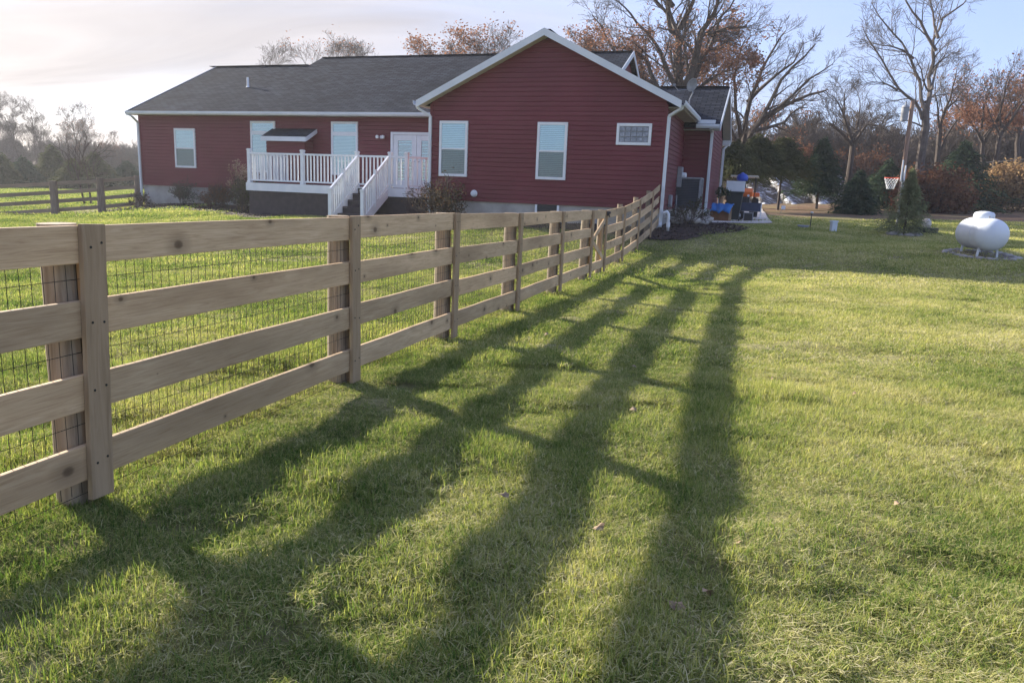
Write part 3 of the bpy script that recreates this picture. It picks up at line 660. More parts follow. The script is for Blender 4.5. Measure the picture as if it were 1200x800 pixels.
def fence_run(P, root, post_h=.0, wire=True, nogap=()):
    P = [Vector(p) for p in P]; rg = random.Random(len(P)*7)
    for i in range(len(P)-1):
        a, b = P[i], P[i+1]; d = (b-a); dn = Vector((d.x,d.y,0)).normalized()
        for k in range(4):
            j = rg.uniform(-.006,.006)
            rail_obj(a+Vector((0,0,-PH*k*.971+j))+dn*.002, b+Vector((0,0,-PH*k*.971+j+rg.uniform(-.004,.004)))-dn*.002, 'rail', root, rg=rg)
        if wire:
            nv = Vector((-d.y,d.x,0)).normalized()*.022; mb = MB(); Lh = sqrt(d.x*d.x+d.y*d.y); nn = int(Lh/.0508)
            for q in range(nn+1):
                p = a.lerp(b, q/nn)+nv; zt = -.01; zb = -1.13
                wv = Vector((rg.uniform(-.004,.004), rg.uniform(-.004,.004), 0))
                mb.tube([p+Vector((0,0,zt)), p+Vector((0,0,-.6))+wv, p+Vector((0,0,zb))], .0016, 3, False)
            for q in range(12):
                z = -.02-.1016*q; mb.tube([a+nv+Vector((0,0,z)), a.lerp(b,.5)+nv+Vector((0,0,z-.006)), b+nv+Vector((0,0,z))], .0016, 3, False)
            obj('wire_mesh', mb, M_wire, root)
def fpost(p, dn, root, r=.075, off=.105, top=.0, base=None):
    nv = Vector((-dn.y,dn.x,0)); q = Vector(p)+nv*off; zb = gz(q.x,q.y)-.1; zt = p[2]+top; rg = random.Random(int(p[1]*100))
    mb = MB(); n = 8; pts = []; rr = []
    for i in range(n+1):
        f = i/n; pts.append((rg.uniform(-.003,.003), rg.uniform(-.003,.003), (zt-zb)*f)); rr.append(r*(1.06-.10*f)*rg.uniform(.985,1.015))
    mb.tube(pts, rr, 18)
    return obj('post', mb, M_post, root, smooth=False, loc=(q.x,q.y,zb), rot=(rg.uniform(-.006,.006), rg.uniform(-.006,.006), rg.uniform(0,3)))
def batten(p, dn, root, w=.115, t=.026, zlow=None, top=.003, tilt=0):
    fr = Vector((dn.y,-dn.x,0)); c = Vector(p)+fr*(.013+t/2+.001); zb = p[2]-1.155 if zlow is None else zlow; rg = random.Random(int(p[1]*77))
    mb = MB(); H_ = p[2]+top-zb; mb.box(-w/2,w/2,-t/2,t/2,0,H_)
    bt = obj('batten', mb, M_batten, root, bevel=.003, loc=(c.x,c.y,zb), rot=(0,tilt+rg.uniform(-.006,.006),atan2(dn.y,dn.x)))
    nb = MB()
    for k in range(4):
        for x in (-.025,.028): nb.lathe([(.0055,0),(.0055,-.002)], (x+rg.uniform(-.006,.006),-t/2-.0005,H_-.05-PH*k*.97-rg.uniform(0,.05)), 7, 'y')
    tag(obj('nail_heads', nb, M_wire, bt)); return bt
dn0 = Vector((FB.x-FA.x, FB.y-FA.y, 0)).normalized()
fence_run(FP, fence)
for i, p in enumerate(FP): fpost(p, dn0, fence); batten(p, dn0, fence, tilt=.042 if i == 2 else .006)
dq = Vector((QP[-1][0]-QP[0][0], QP[-1][1]-QP[0][1], 0)).normalized()
fence_run(QP, fence)
for i, p in enumerate(QP):
    fpost(p, dq, fence, r=.06, off=.09, top=.05 if i in (1,2) else .01)
    if i < 4: batten(p, dq, fence, w=.10)
# gate between the two runs
ga = Vector(FP[-1]) + dn0*.075; gb = Vector(GR) - dn0*.075
gate = thing('gate', 'small wooden gate with diagonal braces and black latch in the board fence', 'gate', (0,0,0))
def gb_(a, b, name='board', h=BH, t=.026): return rail_obj(a, b, name, gate, h=h, t=t)
gb_(ga, gb, 'top_board'); gb_(ga+Vector((0,0,-.918)), gb+Vector((0,0,-.918)), 'bottom_board')
md = Vector((0,0,-.53))
for a, b in ((ga+md+dn0*.05, gb+Vector((0,0,-.17))), (ga+md+dn0*.05, gb+Vector((0,0,-.90)))):
    mb = MB(); fr = Vector((dn0.y,-dn0.x,0)); mb.bar(a, b, .024, .09, fr.cross((b-a).normalized())); obj('brace', mb, M_rail, gate)
for p in (ga+dn0*.04, gb-dn0*.03):
    mb = MB(); mb.box(-.04,.04,-.013,.013,-1.05,-.155); obj('stile', mb, M_batten, gate, loc=(p.x-dn0.y*.028,p.y+dn0.x*.028,p.z), rot=(0,0,atan2(dn0.y,dn0.x)))
l = gb + Vector((dn0.y,-dn0.x,0))*.045 + dn0*.06
mb = MB(); mb.box(-.06,.06,-.015,.015,-.10,-.02); mb.lathe([(.02,0),(.025,-.03),(.01,-.04)], (0,-.01,-.04), 10, 'y'); mb.bar((-.05,-.02,-.06),(.02,-.03,-.12),.02,.02); obj('latch', mb, M_black, gate, loc=l, rot=(0,0,atan2(dn0.y,dn0.x)))
# older fence behind the lawn on the left
fence2 = thing('board_fence', 'weathered four rail fence at the far left, ending at the red house corner', 'fence', (0,0,0))
def onpx(x, y, Y): p = at(x, y, Y); return (p.x, p.y, p.z)
G2 = [onpx(-170,224,26.3), onpx(-50,218,27.6), onpx(62,212.5,29.0), onpx(117,209.5,29.9), onpx(161,206,30.6)]
M_old = vwood('weathered post wood', (.14,.105,.08), (.20,.155,.12), (.27,.215,.16)); M_oldrail = wood('weathered rail wood', (.20,.155,.115), (.28,.22,.165), (.36,.29,.22), False)
for a, b in zip(G2[:-1], G2[1:]):
    for k in range(4): rail_obj(Vector(a)+Vector((0,0,-.02-.33*k)), Vector(b)+Vector((0,0,-.02-.33*k)), 'rail', fence2, h=.14, m=M_oldrail)
for a in G2:
    mb = MB(); zb = min(gz(a[0],a[1]), a[2]-1.25)-.1; mb.tube([(0,0,0),(0,0,(a[2]-zb)*.5),(0,0,a[2]-zb+.02)], [.15,.14,.13], 12); obj('post', mb, M_old, fence2, loc=(a[0],a[1],zb))

# ------------------------------------------------------------------ things beside the house
def empty_dir(): return -th
# low air conditioner cage against the recessed garage wall
t = thing('air_conditioner', 'dark louvred air conditioner on a concrete pad in the corner of the garage wall', 'air conditioner', hw(.36,3.55,.80), -th)
z0 = .28
mb = MB(); mb.box(-.40,.40,-.38,.38,z0,z0+.05); mb.box(-.40,.40,-.38,.38,z0+.92,z0+.97)
for x, y in ((-.37,-.35),(.37,-.35),(-.37,.35),(.37,.35)): mb.box(x-.03,x+.03,y-.03,y+.03,z0+.05,z0+.92)
obj('frame', mb, M_metalgrey, t, bevel=.006)
mb = MB()
for i in range(17):
    z = z0+.07+i*.05; mb.add([(-.36,-.375,z),(.36,-.375,z),(.36,-.345,z+.035),(-.36,-.345,z+.035)],[(0,1,2,3)]); mb.add([(.375,-.34,z),(.375,.34,z),(.345,.34,z+.035),(.345,-.34,z+.035)],[(0,1,2,3)])
obj('louvres', mb, simple('blue grey louvre', (.05,.065,.085), (.07,.085,.11), 4, .5), t)
mb = MB(); mb.box(-.33,.33,-.32,.33,z0+.05,z0+.90); obj('core', mb, M_dark, t)
mb = MB(); mb.box(-.45,.45,-.44,.42,-.12,z0); obj('pad', mb, M_concrete, t, bevel=.01)
# curved white standpipe at the gable corner
p = hw(.22,-.22,.56); t = thing('standpipe', 'short white plastic pipe with a curved top beside the gable corner downspout', 'pipe', p, -th)
mb = MB(); mb.tube([(-.05,0,.42),(-.04,0,.48),(.03,0,.50),(.07,0,.44),(.08,0,0)], .042, 10); obj('pipe', mb, M_white, t, smooth=True)
mb = MB(); mb.tube([(.08,0,.10),(.08,0,.22)], .052, 10); obj('coupling', mb, M_white, t)
# rocks piled at the corner
rg = random.Random(11)
def rock(name, loc, r, label, group=None, m=None, squash=.6, seed=0):
    q = random.Random(seed); mb = MB(); V = []; k, n = 10, 6
    ph = [q.uniform(0,6) for _ in range(6)]
    for i in range(n+1):
        a = pi*i/n - pi/2
        for j in range(k):
            w = 2*pi*j/k; rr = r*(1+.18*sin(2*w+ph[0])+.12*sin(3*w+ph[1]+a*2)+q.uniform(-.06,.06))
            V.append((rr*cos(a)*cos(w), rr*cos(a)*sin(w)*(.8+.1*sin(ph[2])), r*squash*sin(a)*(1+.1*sin(w+ph[3]))))
    F = [(i*k+j,i*k+(j+1)%k,(i+1)*k+(j+1)%k,(i+1)*k+j) for i in range(n) for j in range(k)]
    mb.add(V, F); o = obj(name, mb, m or M_stone, None, smooth=True, loc=loc, rot=(0,0,q.uniform(0,6)))
    return tag(o, label, 'rock', group)
for i in range(13):
    u = rg.uniform(.15,1.0); d = rg.uniform(1.0,3.0); q = hw(u,d); rock('rock', (q.x,q.y,gz(q.x,q.y)+.08+rg.uniform(0,.10)), rg.uniform(.12,.24), 'pale grey rock in the pile on the dark mulch beside the air conditioner', 'rocks in the mulch bed by the side wall', seed=i)
# small conifer in the mulch
# clutter by the garage
def lz(p): return gz(p.x, p.y)
p = at(842,261,27.0); t = thing('work_table', 'small wooden table with a blue cloth hanging over it beside the garage wall', 'table', (p.x,p.y,lz(p)+.02), -th)
m_wood2 = wood('pale table wood', (.33,.22,.13), (.42,.30,.19), (.5,.37,.25), False)
mb = MB(); mb.box(-.42,.42,-.28,.28,.52,.56); obj('table_top', mb, m_wood2, t)
for x in (-.37,.37):
    for y in (-.24,.24): mb = MB(); mb.box(x-.035,x+.035,y-.03,y+.03,0,.52); obj('leg', mb, m_wood2, t)
m_blue = simple('blue tarpaulin', (.02,.14,.42), (.03,.20,.55), 5, .45)
mb = MB(); V = []
for j, (y, z) in enumerate(((.30,.60),(.0,.62),(-.31,.60),(-.36,.42),(-.37,.28))):
    for i in range(13):
        x = -.47+.94*i/12; V.append((x*(1-.06*j*(j > 2)), y+.02*sin(i*1.7), z+.02*sin(i*2.1+j)+(.10*abs(sin(i*.55)) if j == 4 else 0)))
mb.add(V, [(j*13+i, j*13+i+1, (j+1)*13+i+1, (j+1)*13+i) for j in range(4) for i in range(12)])
o = obj('tarpaulin', mb, m_blue, None, smooth=True, loc=(p.x,p.y,lz(p)+.02), rot=(0,0,-th)); tag(o, 'bright blue tarpaulin draped over the small wooden table', 'tarpaulin'); sm = o.modifiers.new('s','SOLIDIFY'); sm.thickness = .012
mb = MB(); mb.box(-.36,.36,-.2,.2,0,.42); o = obj('cardboard_box', mb, simple('brown cardboard', (.16,.07,.03), (.24,.11,.05), 5, .8), None, loc=(p.x+.02,p.y,lz(p)+.02), rot=(0,0,-th)); tag(o, 'reddish brown box stored underneath the small wooden table', 'box')
o = thing('planter', 'tan flower pot with dark leafy plant standing on the blue covered table', 'planter', (p.x+.02,p.y,lz(p)+.645), -th)
mb = MB(); mb.lathe([(.07,0),(.10,.22),(.115,.24),(.10,.24)], (0,0,0), 14); obj('pot', mb, simple('terracotta', (.35,.20,.10), (.42,.26,.14), 5, .8), o)
def leafball(n, rx, ry, rz, c, s, rs, hollow=.3):
    g = np.random.default_rng(rs); D = g.normal(size=(n,3)); D /= np.linalg.norm(D,axis=1)[:,None]; R = (hollow+(1-hollow)*g.random(n))**.6
    P = D*R[:,None]*[rx,ry,rz]*(1+.22*np.sin(D[:,:1]*5+rs)+.18*np.sin(D[:,1:2]*7+2*rs)) + c
    A = g.normal(size=(n,3)); A /= np.linalg.norm(A,axis=1)[:,None]; B = np.cross(A, g.normal(size=(n,3))); B /= np.linalg.norm(B,axis=1)[:,None]
    S_ = s*(.6+.8*g.random(n))[:,None]
    V = np.stack([P-A*S_, P+B*S_*.55, P+A*S_, P-B*S_*.55], 1).reshape(-1,3); return V, np.arange(4*n).reshape(-1,4)
obj('foliage', npmesh('pf', *leafball(260,.26,.2,.20,(0,0,.38),.045,3)), M_ever, o)
# tall wheeled bin with a white box and blue bag
p = at(858,261,27.6); bz = lz(p)+.02; t = thing('wheeled_bin', 'tall dark wheeled bin standing at the edge of the driveway under a white box', 'bin', (p.x,p.y,bz), -th)
mb = MB(); mb.add([(-.20,-.22,.08),(.20,-.22,.08),(.20,.22,.08),(-.20,.22,.08),(-.29,-.30,1.02),(.29,-.30,1.02),(.29,.32,1.02),(-.29,.32,1.02)], [(0,3,2,1),(4,5,6,7),(0,1,5,4),(1,2,6,5),(2,3,7,6),(3,0,4,7)]); m_bin = simple('dark green black plastic', (.012,.02,.022), (.02,.03,.033), 4, .5); obj('body', mb, m_bin, t, bevel=.02)
mb = MB(); mb.box(-.31,.31,-.33,.35,1.02,1.07); mb.tube([(-.22,.39,1.03),(.22,.39,1.03)], .018, 8); obj('lid', mb, m_bin, t, bevel=.015)
for x in (-.21,.21): mb = MB(); mb.lathe([(.03,-.025),(.10,-.025),(.10,.025),(.03,.025)], (x,.20,.10), 14, 'x'); obj('wheel', mb, M_black, t)
mb = MB(); mb.box(-.32,.32,-.24,.22,0,.36); mb.box(-.325,.325,-.245,.225,.27,.365); o = obj('storage_box', mb, M_white, None, bevel=.01, loc=(p.x,p.y,bz+1.072), rot=(0,0,-th+.05)); tag(o, 'white box standing on top of the tall dark bin', 'box')
mb = MB(); V, F = [], []
mb.lathe([(.05,0),(.19,.03),(.21,.13),(.16,.23),(.07,.27),(.03,.31)], (0,0,0), 14); o = obj('bag', mb, m_blue if False else simple('royal blue plastic', (.02,.06,.36), (.03,.09,.48), 6, .4), None, smooth=True, loc=(p.x+.22,p.y+.02,bz+1.44)); tag(o, 'round blue bag lying on the white box on the bin', 'bag')
# compact orange tractor mower with canopy
p = at(869,250,33.0); tz = lz(p)+.02; t = thing('tractor', 'small orange tractor with black tyres, roll bar and flat canopy parked on the driveway', 'tractor', (p.x,p.y,tz), -th)
m_or = simple('orange paint', (.62,.12,.02), (.72,.16,.03), 3, .35); m_tyre = simple('black rubber', (.018,.018,.018), (.03,.03,.03), 12, .85)
mb = MB(); mb.prism([(-.40,-1.25,.86),(-.40,-.25,.90),(-.40,-.25,1.24),(-.40,-1.05,1.20),(-.40,-1.28,1.10)], (0,0,0), (.80,0,0)); obj('hood', mb, m_or, t, bevel=.05)
mb = MB(); mb.box(-.30,.30,-1.30,.75,.42,.62); mb.box(-.30,.30,-1.22,-.3,.60,.90); mb.box(-.22,.22,-1.34,-1.28,.50,.84); obj('chassis', mb, M_black, t, bevel=.02)
for x in (-.52,.52): mb = MB(); mb.prism([(x-.14,-.1,.88),(x-.14,0,1.06),(x-.14,.62,1.06),(x-.14,.80,.88)], (0,0,0), (.28,0,0)); obj('fender', mb, m_or, t, bevel=.03)
mb = MB(); mb.box(-.24,.24,.12,.55,.78,.88); mb.box(-.24,.24,.50,.60,.86,1.22); obj('seat', mb, M_black, t, bevel=.03)
mb = MB(); mb.tube([(0,-.25,1.0),(0,-.05,1.20)], .02, 8); mb.lathe([(.165,-.012),(.18,0),(.165,.012),(.15,0)], (0,-.04,1.21), 18); obj('steering_wheel', mb, M_black, t)
for x in (-.50,.50):
    mb = MB(); mb.lathe([(.16,-.13),(.36,-.14),(.42,-.10),(.42,.10),(.36,.14),(.16,.13)], (x,.45,.42), 22, 'x'); w = obj('wheel', mb, m_tyre, t)
    mb = MB(); mb.lathe([(.03,-.10),(.17,-.12),(.17,.12),(.03,.10)], (x,.45,.42), 14, 'x'); obj('rim', mb, m_or, w)
    mb = MB(); mb.lathe([(.10,-.08),(.22,-.09),(.27,-.06),(.27,.06),(.22,.09),(.10,.08)], (x*.85,-.95,.27), 20, 'x'); w = obj('wheel', mb, m_tyre, t)
    mb = MB(); mb.lathe([(.02,-.06),(.11,-.08),(.11,.08),(.02,.06)], (x*.85,-.95,.27), 12, 'x'); obj('rim', mb, m_or, w)
    mb = MB(); mb.tube([(x*.9,.62,.6),(x*.9,.60,1.70)], .028, 8); mb.tube([(x*.9,-.35,.7),(x*.9,-.40,1.70)], .018, 8); obj('canopy_post', mb, M_black, t)
    mb = MB(); mb.lathe([(.02,0),(.05,-.02),(.05,-.03),(.02,-.035)], (x*.5,-1.27,.92), 12, 'y'); obj('headlight', mb, M_white, t)
mb = MB(); mb.box(-.55,.55,-.70,.85,1.70,1.75); mb.box(-.57,.57,-.72,.87,1.68,1.70); obj('canopy', mb, simple('pale canopy', (.45,.42,.36), (.52,.49,.42), 4, .6), t, bevel=.015)
# low trailer in front of the tractor
p = at(869.5,256,29.8); tz = lz(p)+.02; t = thing('trailer', 'low dark blue sided garden trailer on the driveway in front of the orange tractor', 'trailer', (p.x,p.y,tz), -th)
m_db = simple('dark blue steel', (.03,.045,.08), (.045,.06,.11), 5, .5)
mb = MB(); mb.box(-.66,.66,-.5,.5,.36,.40); obj('bed', mb, M_metalgrey, t)
for y in (-.5,.5): mb = MB(); mb.box(-.66,.66,y-.015,y+.015,.38,.66); mb.box(-.68,.68,y-.022,y+.022,.66,.69); obj('side_panel', mb, m_db, t)
mb = MB(); mb.box(.66,.685,-.5,.5,.10,.69); obj('tailgate', mb, M_white, t)
mb = MB(); mb.bar((-.66,0,.36),(-1.3,0,.34),.05,.05); obj('drawbar', mb, M_metalgrey, t)
for y in (-.56,.56):
    mb = MB(); mb.lathe([(.08,-.05),(.17,-.06),(.20,-.04),(.20,.04),(.17,.06),(.08,.05)], (-.12,y,.20), 18, 'y'); w = obj('wheel', mb, m_tyre, t)
    mb = MB(); mb.lathe([(.02,-.055),(.09,-.062),(.09,.062),(.02,.055)], (-.12,y,.20), 12, 'y'); obj('rim', mb, M_white, w)
p = at(876.5,258,28.6); t = thing('crate', 'small black crate with pale edges on the concrete before the blue trailer', 'crate', (p.x,p.y,lz(p)+.022), -th)
mb = MB(); mb.box(-.15,.15,-.13,.13,.02,.30); obj('body', mb, M_black, t)
mb = MB()
for x in (-.16,.16):
    for y in (-.14,.14): mb.box(x-.015,x+.015,y-.015,y+.015,0,.32)
for z in (.015,.315): mb.bar((-.16,-.14,z),(.16,-.14,z),.03,.03); mb.bar((-.16,.14,z),(.16,.14,z),.03,.03); mb.bar((-.16,-.14,z),(-.16,.14,z),.03,.03); mb.bar((.16,-.14,z),(.16,.14,z),.03,.03)
obj('frame', mb, M_metalgrey, t)
# ------------------------------------------------------------------ things on the lawn at the right
def gat(px, py): return gp(px, py)
q = at(1147,293,17.2); q.z = gz(q.x,q.y); tank = thing('propane_tank', 'large white propane tank on short legs within a ring of stones at the right', 'propane tank', (q.x,q.y,q.z), radians(77))
tank.scale = (.73,.73,.74); TL, TR = 2.35, .475; prof = []
for i in range(9): a = pi/2*i/8; prof.append((TR*sin(a)+.001, -TL/2 + .36*(1-cos(a))))
prof += [(r, -h) for r, h in prof[::-1]]
m_tank = simple('white tank paint', (.60,.64,.69), (.68,.72,.77), 1.2, .38)
mb = MB(); mb.lathe(prof, (0,0,.66), 40, 'x'); obj('body', mb, m_tank, tank, smooth=True)
mb = MB(); mb.lathe([(.475+.004,-.012),(.475+.010,0),(.475+.004,.012)], (-.42,0,.66), 40, 'x'); obj('weld_seam', mb, m_tank, tank)
mb = MB(); mb.lathe([(.30,1.06),(.29,1.24),(.25,1.30),(.12,1.335),(.01,1.34)], (0,0,0), 28); obj('dome', mb, m_tank, tank, smooth=True)
mb = MB(); mb.box(.24,.34,-.05,.05,1.18,1.24); obj('hinge', mb, M_black, tank); mb = MB(); mb.tube([(-.45,0,1.1),(-.45,0,1.2)], .02, 8); obj('valve', mb, M_metalgrey, tank)
for x in (-.72,.72):
    for y in (-.24,.24): mb = MB(); mb.bar((x,y,.32),(x,y*1.15,-.02),.05,.07,(1,0,0)); obj('leg', mb, m_tank, tank)
rg = random.Random(5)
for i in range(26):
    a = 2*pi*i/26; x = q.x+cos(a)*.60+rg.uniform(-.05,.05); y = q.y+sin(a)*.88+rg.uniform(-.05,.05)
    rock('stone', (x,y,gz(x,y)+.03), rg.uniform(.07,.12), 'flat pale stone in the ring around the white propane tank', 'stones ringing the propane tank', seed=100+i, squash=.45)
pn = [(q.x-.62,q.y-.5),(q.x,q.y-.95),(q.x+.62,q.y-.5)]; pf = [(q.x-.62,q.y+.5),(q.x,q.y+.95),(q.x+.62,q.y+.5)]
sheet('gravel_bed', [Vector(a) for a in pn], [Vector(a) for a in pf], simple('brown grey gravel', (.12,.09,.07), (.26,.22,.18), 25, .95, .6, .03, kind='World'), .03, 12, 6); keepout([Vector(a) for a in pn], [Vector(a) for a in pf])

def conifer(h, R, n, s, rs, base=.06, droop=.25, whorls=14, power=.85, ragged=.25):
    g = np.random.default_rng(rs)
    k = g.integers(0, whorls, n); t0 = base + (1-base)*((k+.5)/whorls)**1.05 + g.normal(0,.012,n); nb = 7
    az = (g.integers(0, nb, n)*2*pi/nb + k*1.3 + g.normal(0,.16,n))
    fr = np.sqrt(g.random(n)); br = R*np.clip(1-t0,.02,1)**power*(1+ragged*np.sin(k*2.3+np.round(az*3)))
    r = fr*br; z = t0*h - droop*r*fr + g.normal(0,s*.5,n)
    P = np.stack([r*np.cos(az), r*np.sin(az), z], 1) + g.normal(0, s*.35, (n,3))
    out = np.stack([np.cos(az), np.sin(az), -.35+0*az], 1) + g.normal(0,.45,(n,3)); out /= np.linalg.norm(out,axis=1)[:,None]
    sd = np.cross(out, g.normal(size=(n,3))); sd /= np.linalg.norm(sd,axis=1)[:,None]; S_ = (s*(.6+.8*g.random(n)))[:,None]
    V = np.stack([P-out*S_*.5+sd*S_*.13, P-out*S_*.5-sd*S_*.13, P+out*S_*.8], 1).reshape(-1,3)
    return V, np.arange(3*n).reshape(-1,3)
def make_conifer(name, label, px, py, top, Y=None, R=None, n=6000, s=.2, rs=1, m=None, group='evergreens beyond the lawn', **kw):
    b = gp(px, py) if Y is None else Vector((*at(px, py, Y)[:2], 0)); 
    if Y is not None: b.z = gz(b.x, b.y)
    Yd = b.y; h = at(px, top, Yd).z - b.z
    t = thing(name, label, 'evergreen tree', b, random.Random(rs).uniform(0,6), group)
    mb = MB(); mb.tube([(0,0,-.1),(0,0,h*.5),(0,0,h*.97)], [h*.022,h*.014,.008], 8); obj('trunk', mb, M_bark, t)
    c = npmesh('crown', *conifer(h, R, n, s, rs, **kw)); obj('crown', c, m or M_ever, t); return t, b, h
t, b, h = make_conifer('young_spruce', 'young green spruce with a ring of rocks at its foot on the lawn', 1059, 276, 200, None, .82, 8000, .08, 3, M_spruce, None, whorls=13, power=1.0, droop=.04, ragged=.34, base=.05)
rg = random.Random(9)
for i in range(11):
    a = 2*pi*i/11; x = b.x+cos(a)*.42; y = b.y+sin(a)*.42
    rock('rock', (x,y,gz(x,y)+.04), rg.uniform(.09,.16), 'rock in the ring around the foot of the young spruce', 'rocks around the young spruce', seed=200+i)
q = gat(1078,273); t = thing('fire_ring', 'low round dark metal ring lying on the lawn right of the young spruce', 'fire ring', q)
mb = MB(); mb.lathe([(.50,0),(.52,.17),(.50,.18),(.46,.17),(.45,.02)], (0,0,0), 28); obj('ring', mb, M_black, t, smooth=False); mb = MB(); mb.lathe([(.44,.10),(.02,.11)], (0,0,0), 20); obj('ash', mb, simple('ash', (.05,.04,.04), (.12,.1,.1), 8, .9), t)
q = gat(1085,268); rock('boulder', (q.x,q.y,q.z+.22), .26, 'large pale boulder behind the dark fire ring', m=simple('pale boulder', (.50,.45,.42), (.62,.57,.54), 4, .9), squash=.8, seed=31)
q = gat(976,272); t = thing('utility_pedestal', 'small pale grey utility pedestal standing on the lawn between driveway and spruce', 'utility box', q, .2)
mb = MB(); mb.box(-.12,.12,-.09,.09,0,.36); obj('body', mb, m_tank, t, bevel=.012); mb = MB(); mb.box(-.14,.14,-.11,.11,.36,.42); obj('cap', mb, m_tank, t, bevel=.015); t.scale = (.75,.75,.85)
q = gat(949,268); t = thing('lawn_sprinkler', 'thin dark stake with a coiled hose at its foot on the shaded lawn', 'garden stake', q)
mb = MB(); mb.tube([(0,0,0),(.01,0,.50)], .014, 6); obj('stake', mb, M_black, t); mb = MB(); mb.lathe([(.02,0),(.05,.02),(.05,.05),(.01,.06)], (.01,0,.49), 10); obj('lamp', mb, M_white, t)
mb = MB(); mb.tube([(-.22+.14*cos(a)*(1+.1*k),.12*sin(a),.03+.018*k) for k, a in ((i/14, i*.45) for i in range(50))], .016, 6); obj('hose', mb, M_metalgrey, t)
q = gat(915,250); t = thing('marker_flag', 'tiny white marker flag standing in the brown field beyond the driveway', 'flag', q)
mb = MB(); mb.tube([(0,0,0),(0,0,.42)], .012, 5); obj('wire', mb, M_metalgrey, t); mb = MB(); mb.box(0,.22,-.01,.01,.22,.42); obj('flag', mb, M_white, t)
# utility pole, wires, basketball hoop
Yp = 46; b = at(1053,240,Yp); pz = gz(b.x,b.y); top = at(1061,118,Yp).z
pole = thing('utility_pole', 'tall wooden utility pole with a grey transformer near its top, behind the basketball hoop', 'utility pole', (b.x,b.y,pz))
mb = MB(); mb.tube([(0,0,-.2),(0,0,(top-pz)*.5),(0,0,top-pz)], [.14,.125,.11], 14); obj('pole', mb, simple('brown pole wood', (.20,.12,.085), (.33,.22,.16), 4, .85, .3, .01, (4,4,.4)), pole)
tr = at(1061,133,Yp).z-pz
mb = MB(); mb.lathe([(.05,tr-.46),(.20,tr-.44),(.21,tr+.30),(.23,tr+.32),(.15,tr+.44),(.02,tr+.46)], (-.40,-.05,0), 18); obj('transformer', mb, M_metalgrey, pole); mb = MB(); mb.bar((-.42,-.05,tr+.2),(.0,0,tr+.2),.05,.06); mb.tube([(-.40,-.05,tr+.46),(-.40,-.05,tr+.66)], .04, 8); obj('bracket', mb, M_metalgrey, pole)
mb = MB(); mb.tube([(.0,-.19,0.2),(.02,-.2,(top-pz)*.42),(.02,-.19,(top-pz)*.43)], .045, 8); obj('conduit', mb, M_white, pole)
Yq = 62; far = at(1260,176,Yq)
pole2 = thing('utility_pole', 'wooden pole just beyond the right edge carrying two thin wires', 'utility pole', (far.x,far.y,gz(far.x,far.y)))
mb = MB(); mb.tube([(0,0,-.2),(0,0,far.z-gz(far.x,far.y)+.5)], .15, 12); obj('pole', mb, M_bark, pole2)
for i, (y0, y1, w) in enumerate(((191,177.5,'upper'),(199,189.5,'lower'))):
    a = at(1120,y0,Yq+2); c = at(1257,y1,Yq); mb = MB()
    pts = [a.lerp(c, k/12)-Vector((0,0,.25*4*(k/12)*(1-k/12))) for k in range(13)]; mb.tube(pts, .026, 5)
    tag(obj('power_line', mb, simple('pale cable %d' % i, (.45,.38,.30), (.55,.47,.38), 3, .5), None), w+' of two pale wires strung across the brown trees at the right', 'power line')
Yh = 28; b = at(1052,240,Yh); hz = gz(b.x,b.y); rz_ = at(1045.5,208.5,Yh).z-hz
hoop = thing('basketball_hoop', 'basketball hoop with red rim and white net seen edge on behind the young spruce', 'basketball hoop', (b.x,b.y,hz), radians(-27))
mb = MB(); mb.tube([(.06,0,0),(.06,0,rz_-.15)], .045, 10); mb.tube([(.06,0,rz_-.15),(.02,0,rz_+.25)], .035, 8); obj('pole', mb, M_metalgrey, hoop)
mb = MB(); mb.box(-.03,.01,-.55,.55,rz_-.12,rz_+.62); obj('backboard', mb, M_white, hoop, bevel=.01); hoop.rotation_euler.x = 0
mb = MB(); R_ = .23; cx = -.03-.06-R_
mb.tube([(cx+R_*cos(a),R_*sin(a),rz_) for a in np.linspace(0,2*pi,25)], .014, 6); mb.bar((-.03,0,rz_),(cx+R_,0,rz_),.08,.02); obj('rim', mb, simple('red rim', (.55,.06,.03), (.6,.08,.04), 4, .4), hoop)
mb = MB()
for k in range(12):
    for sgn in (1,-1):
        pts = []
        for j in range(7): a = 2*pi*k/12+sgn*j*pi/12; r = R_*(1-.09*j*(1 if j < 5 else .9)); pts.append((cx+r*cos(a), r*sin(a), rz_-.02-.062*j))
        mb.tube(pts, .009, 4)
obj('net', mb, M_white, hoop)

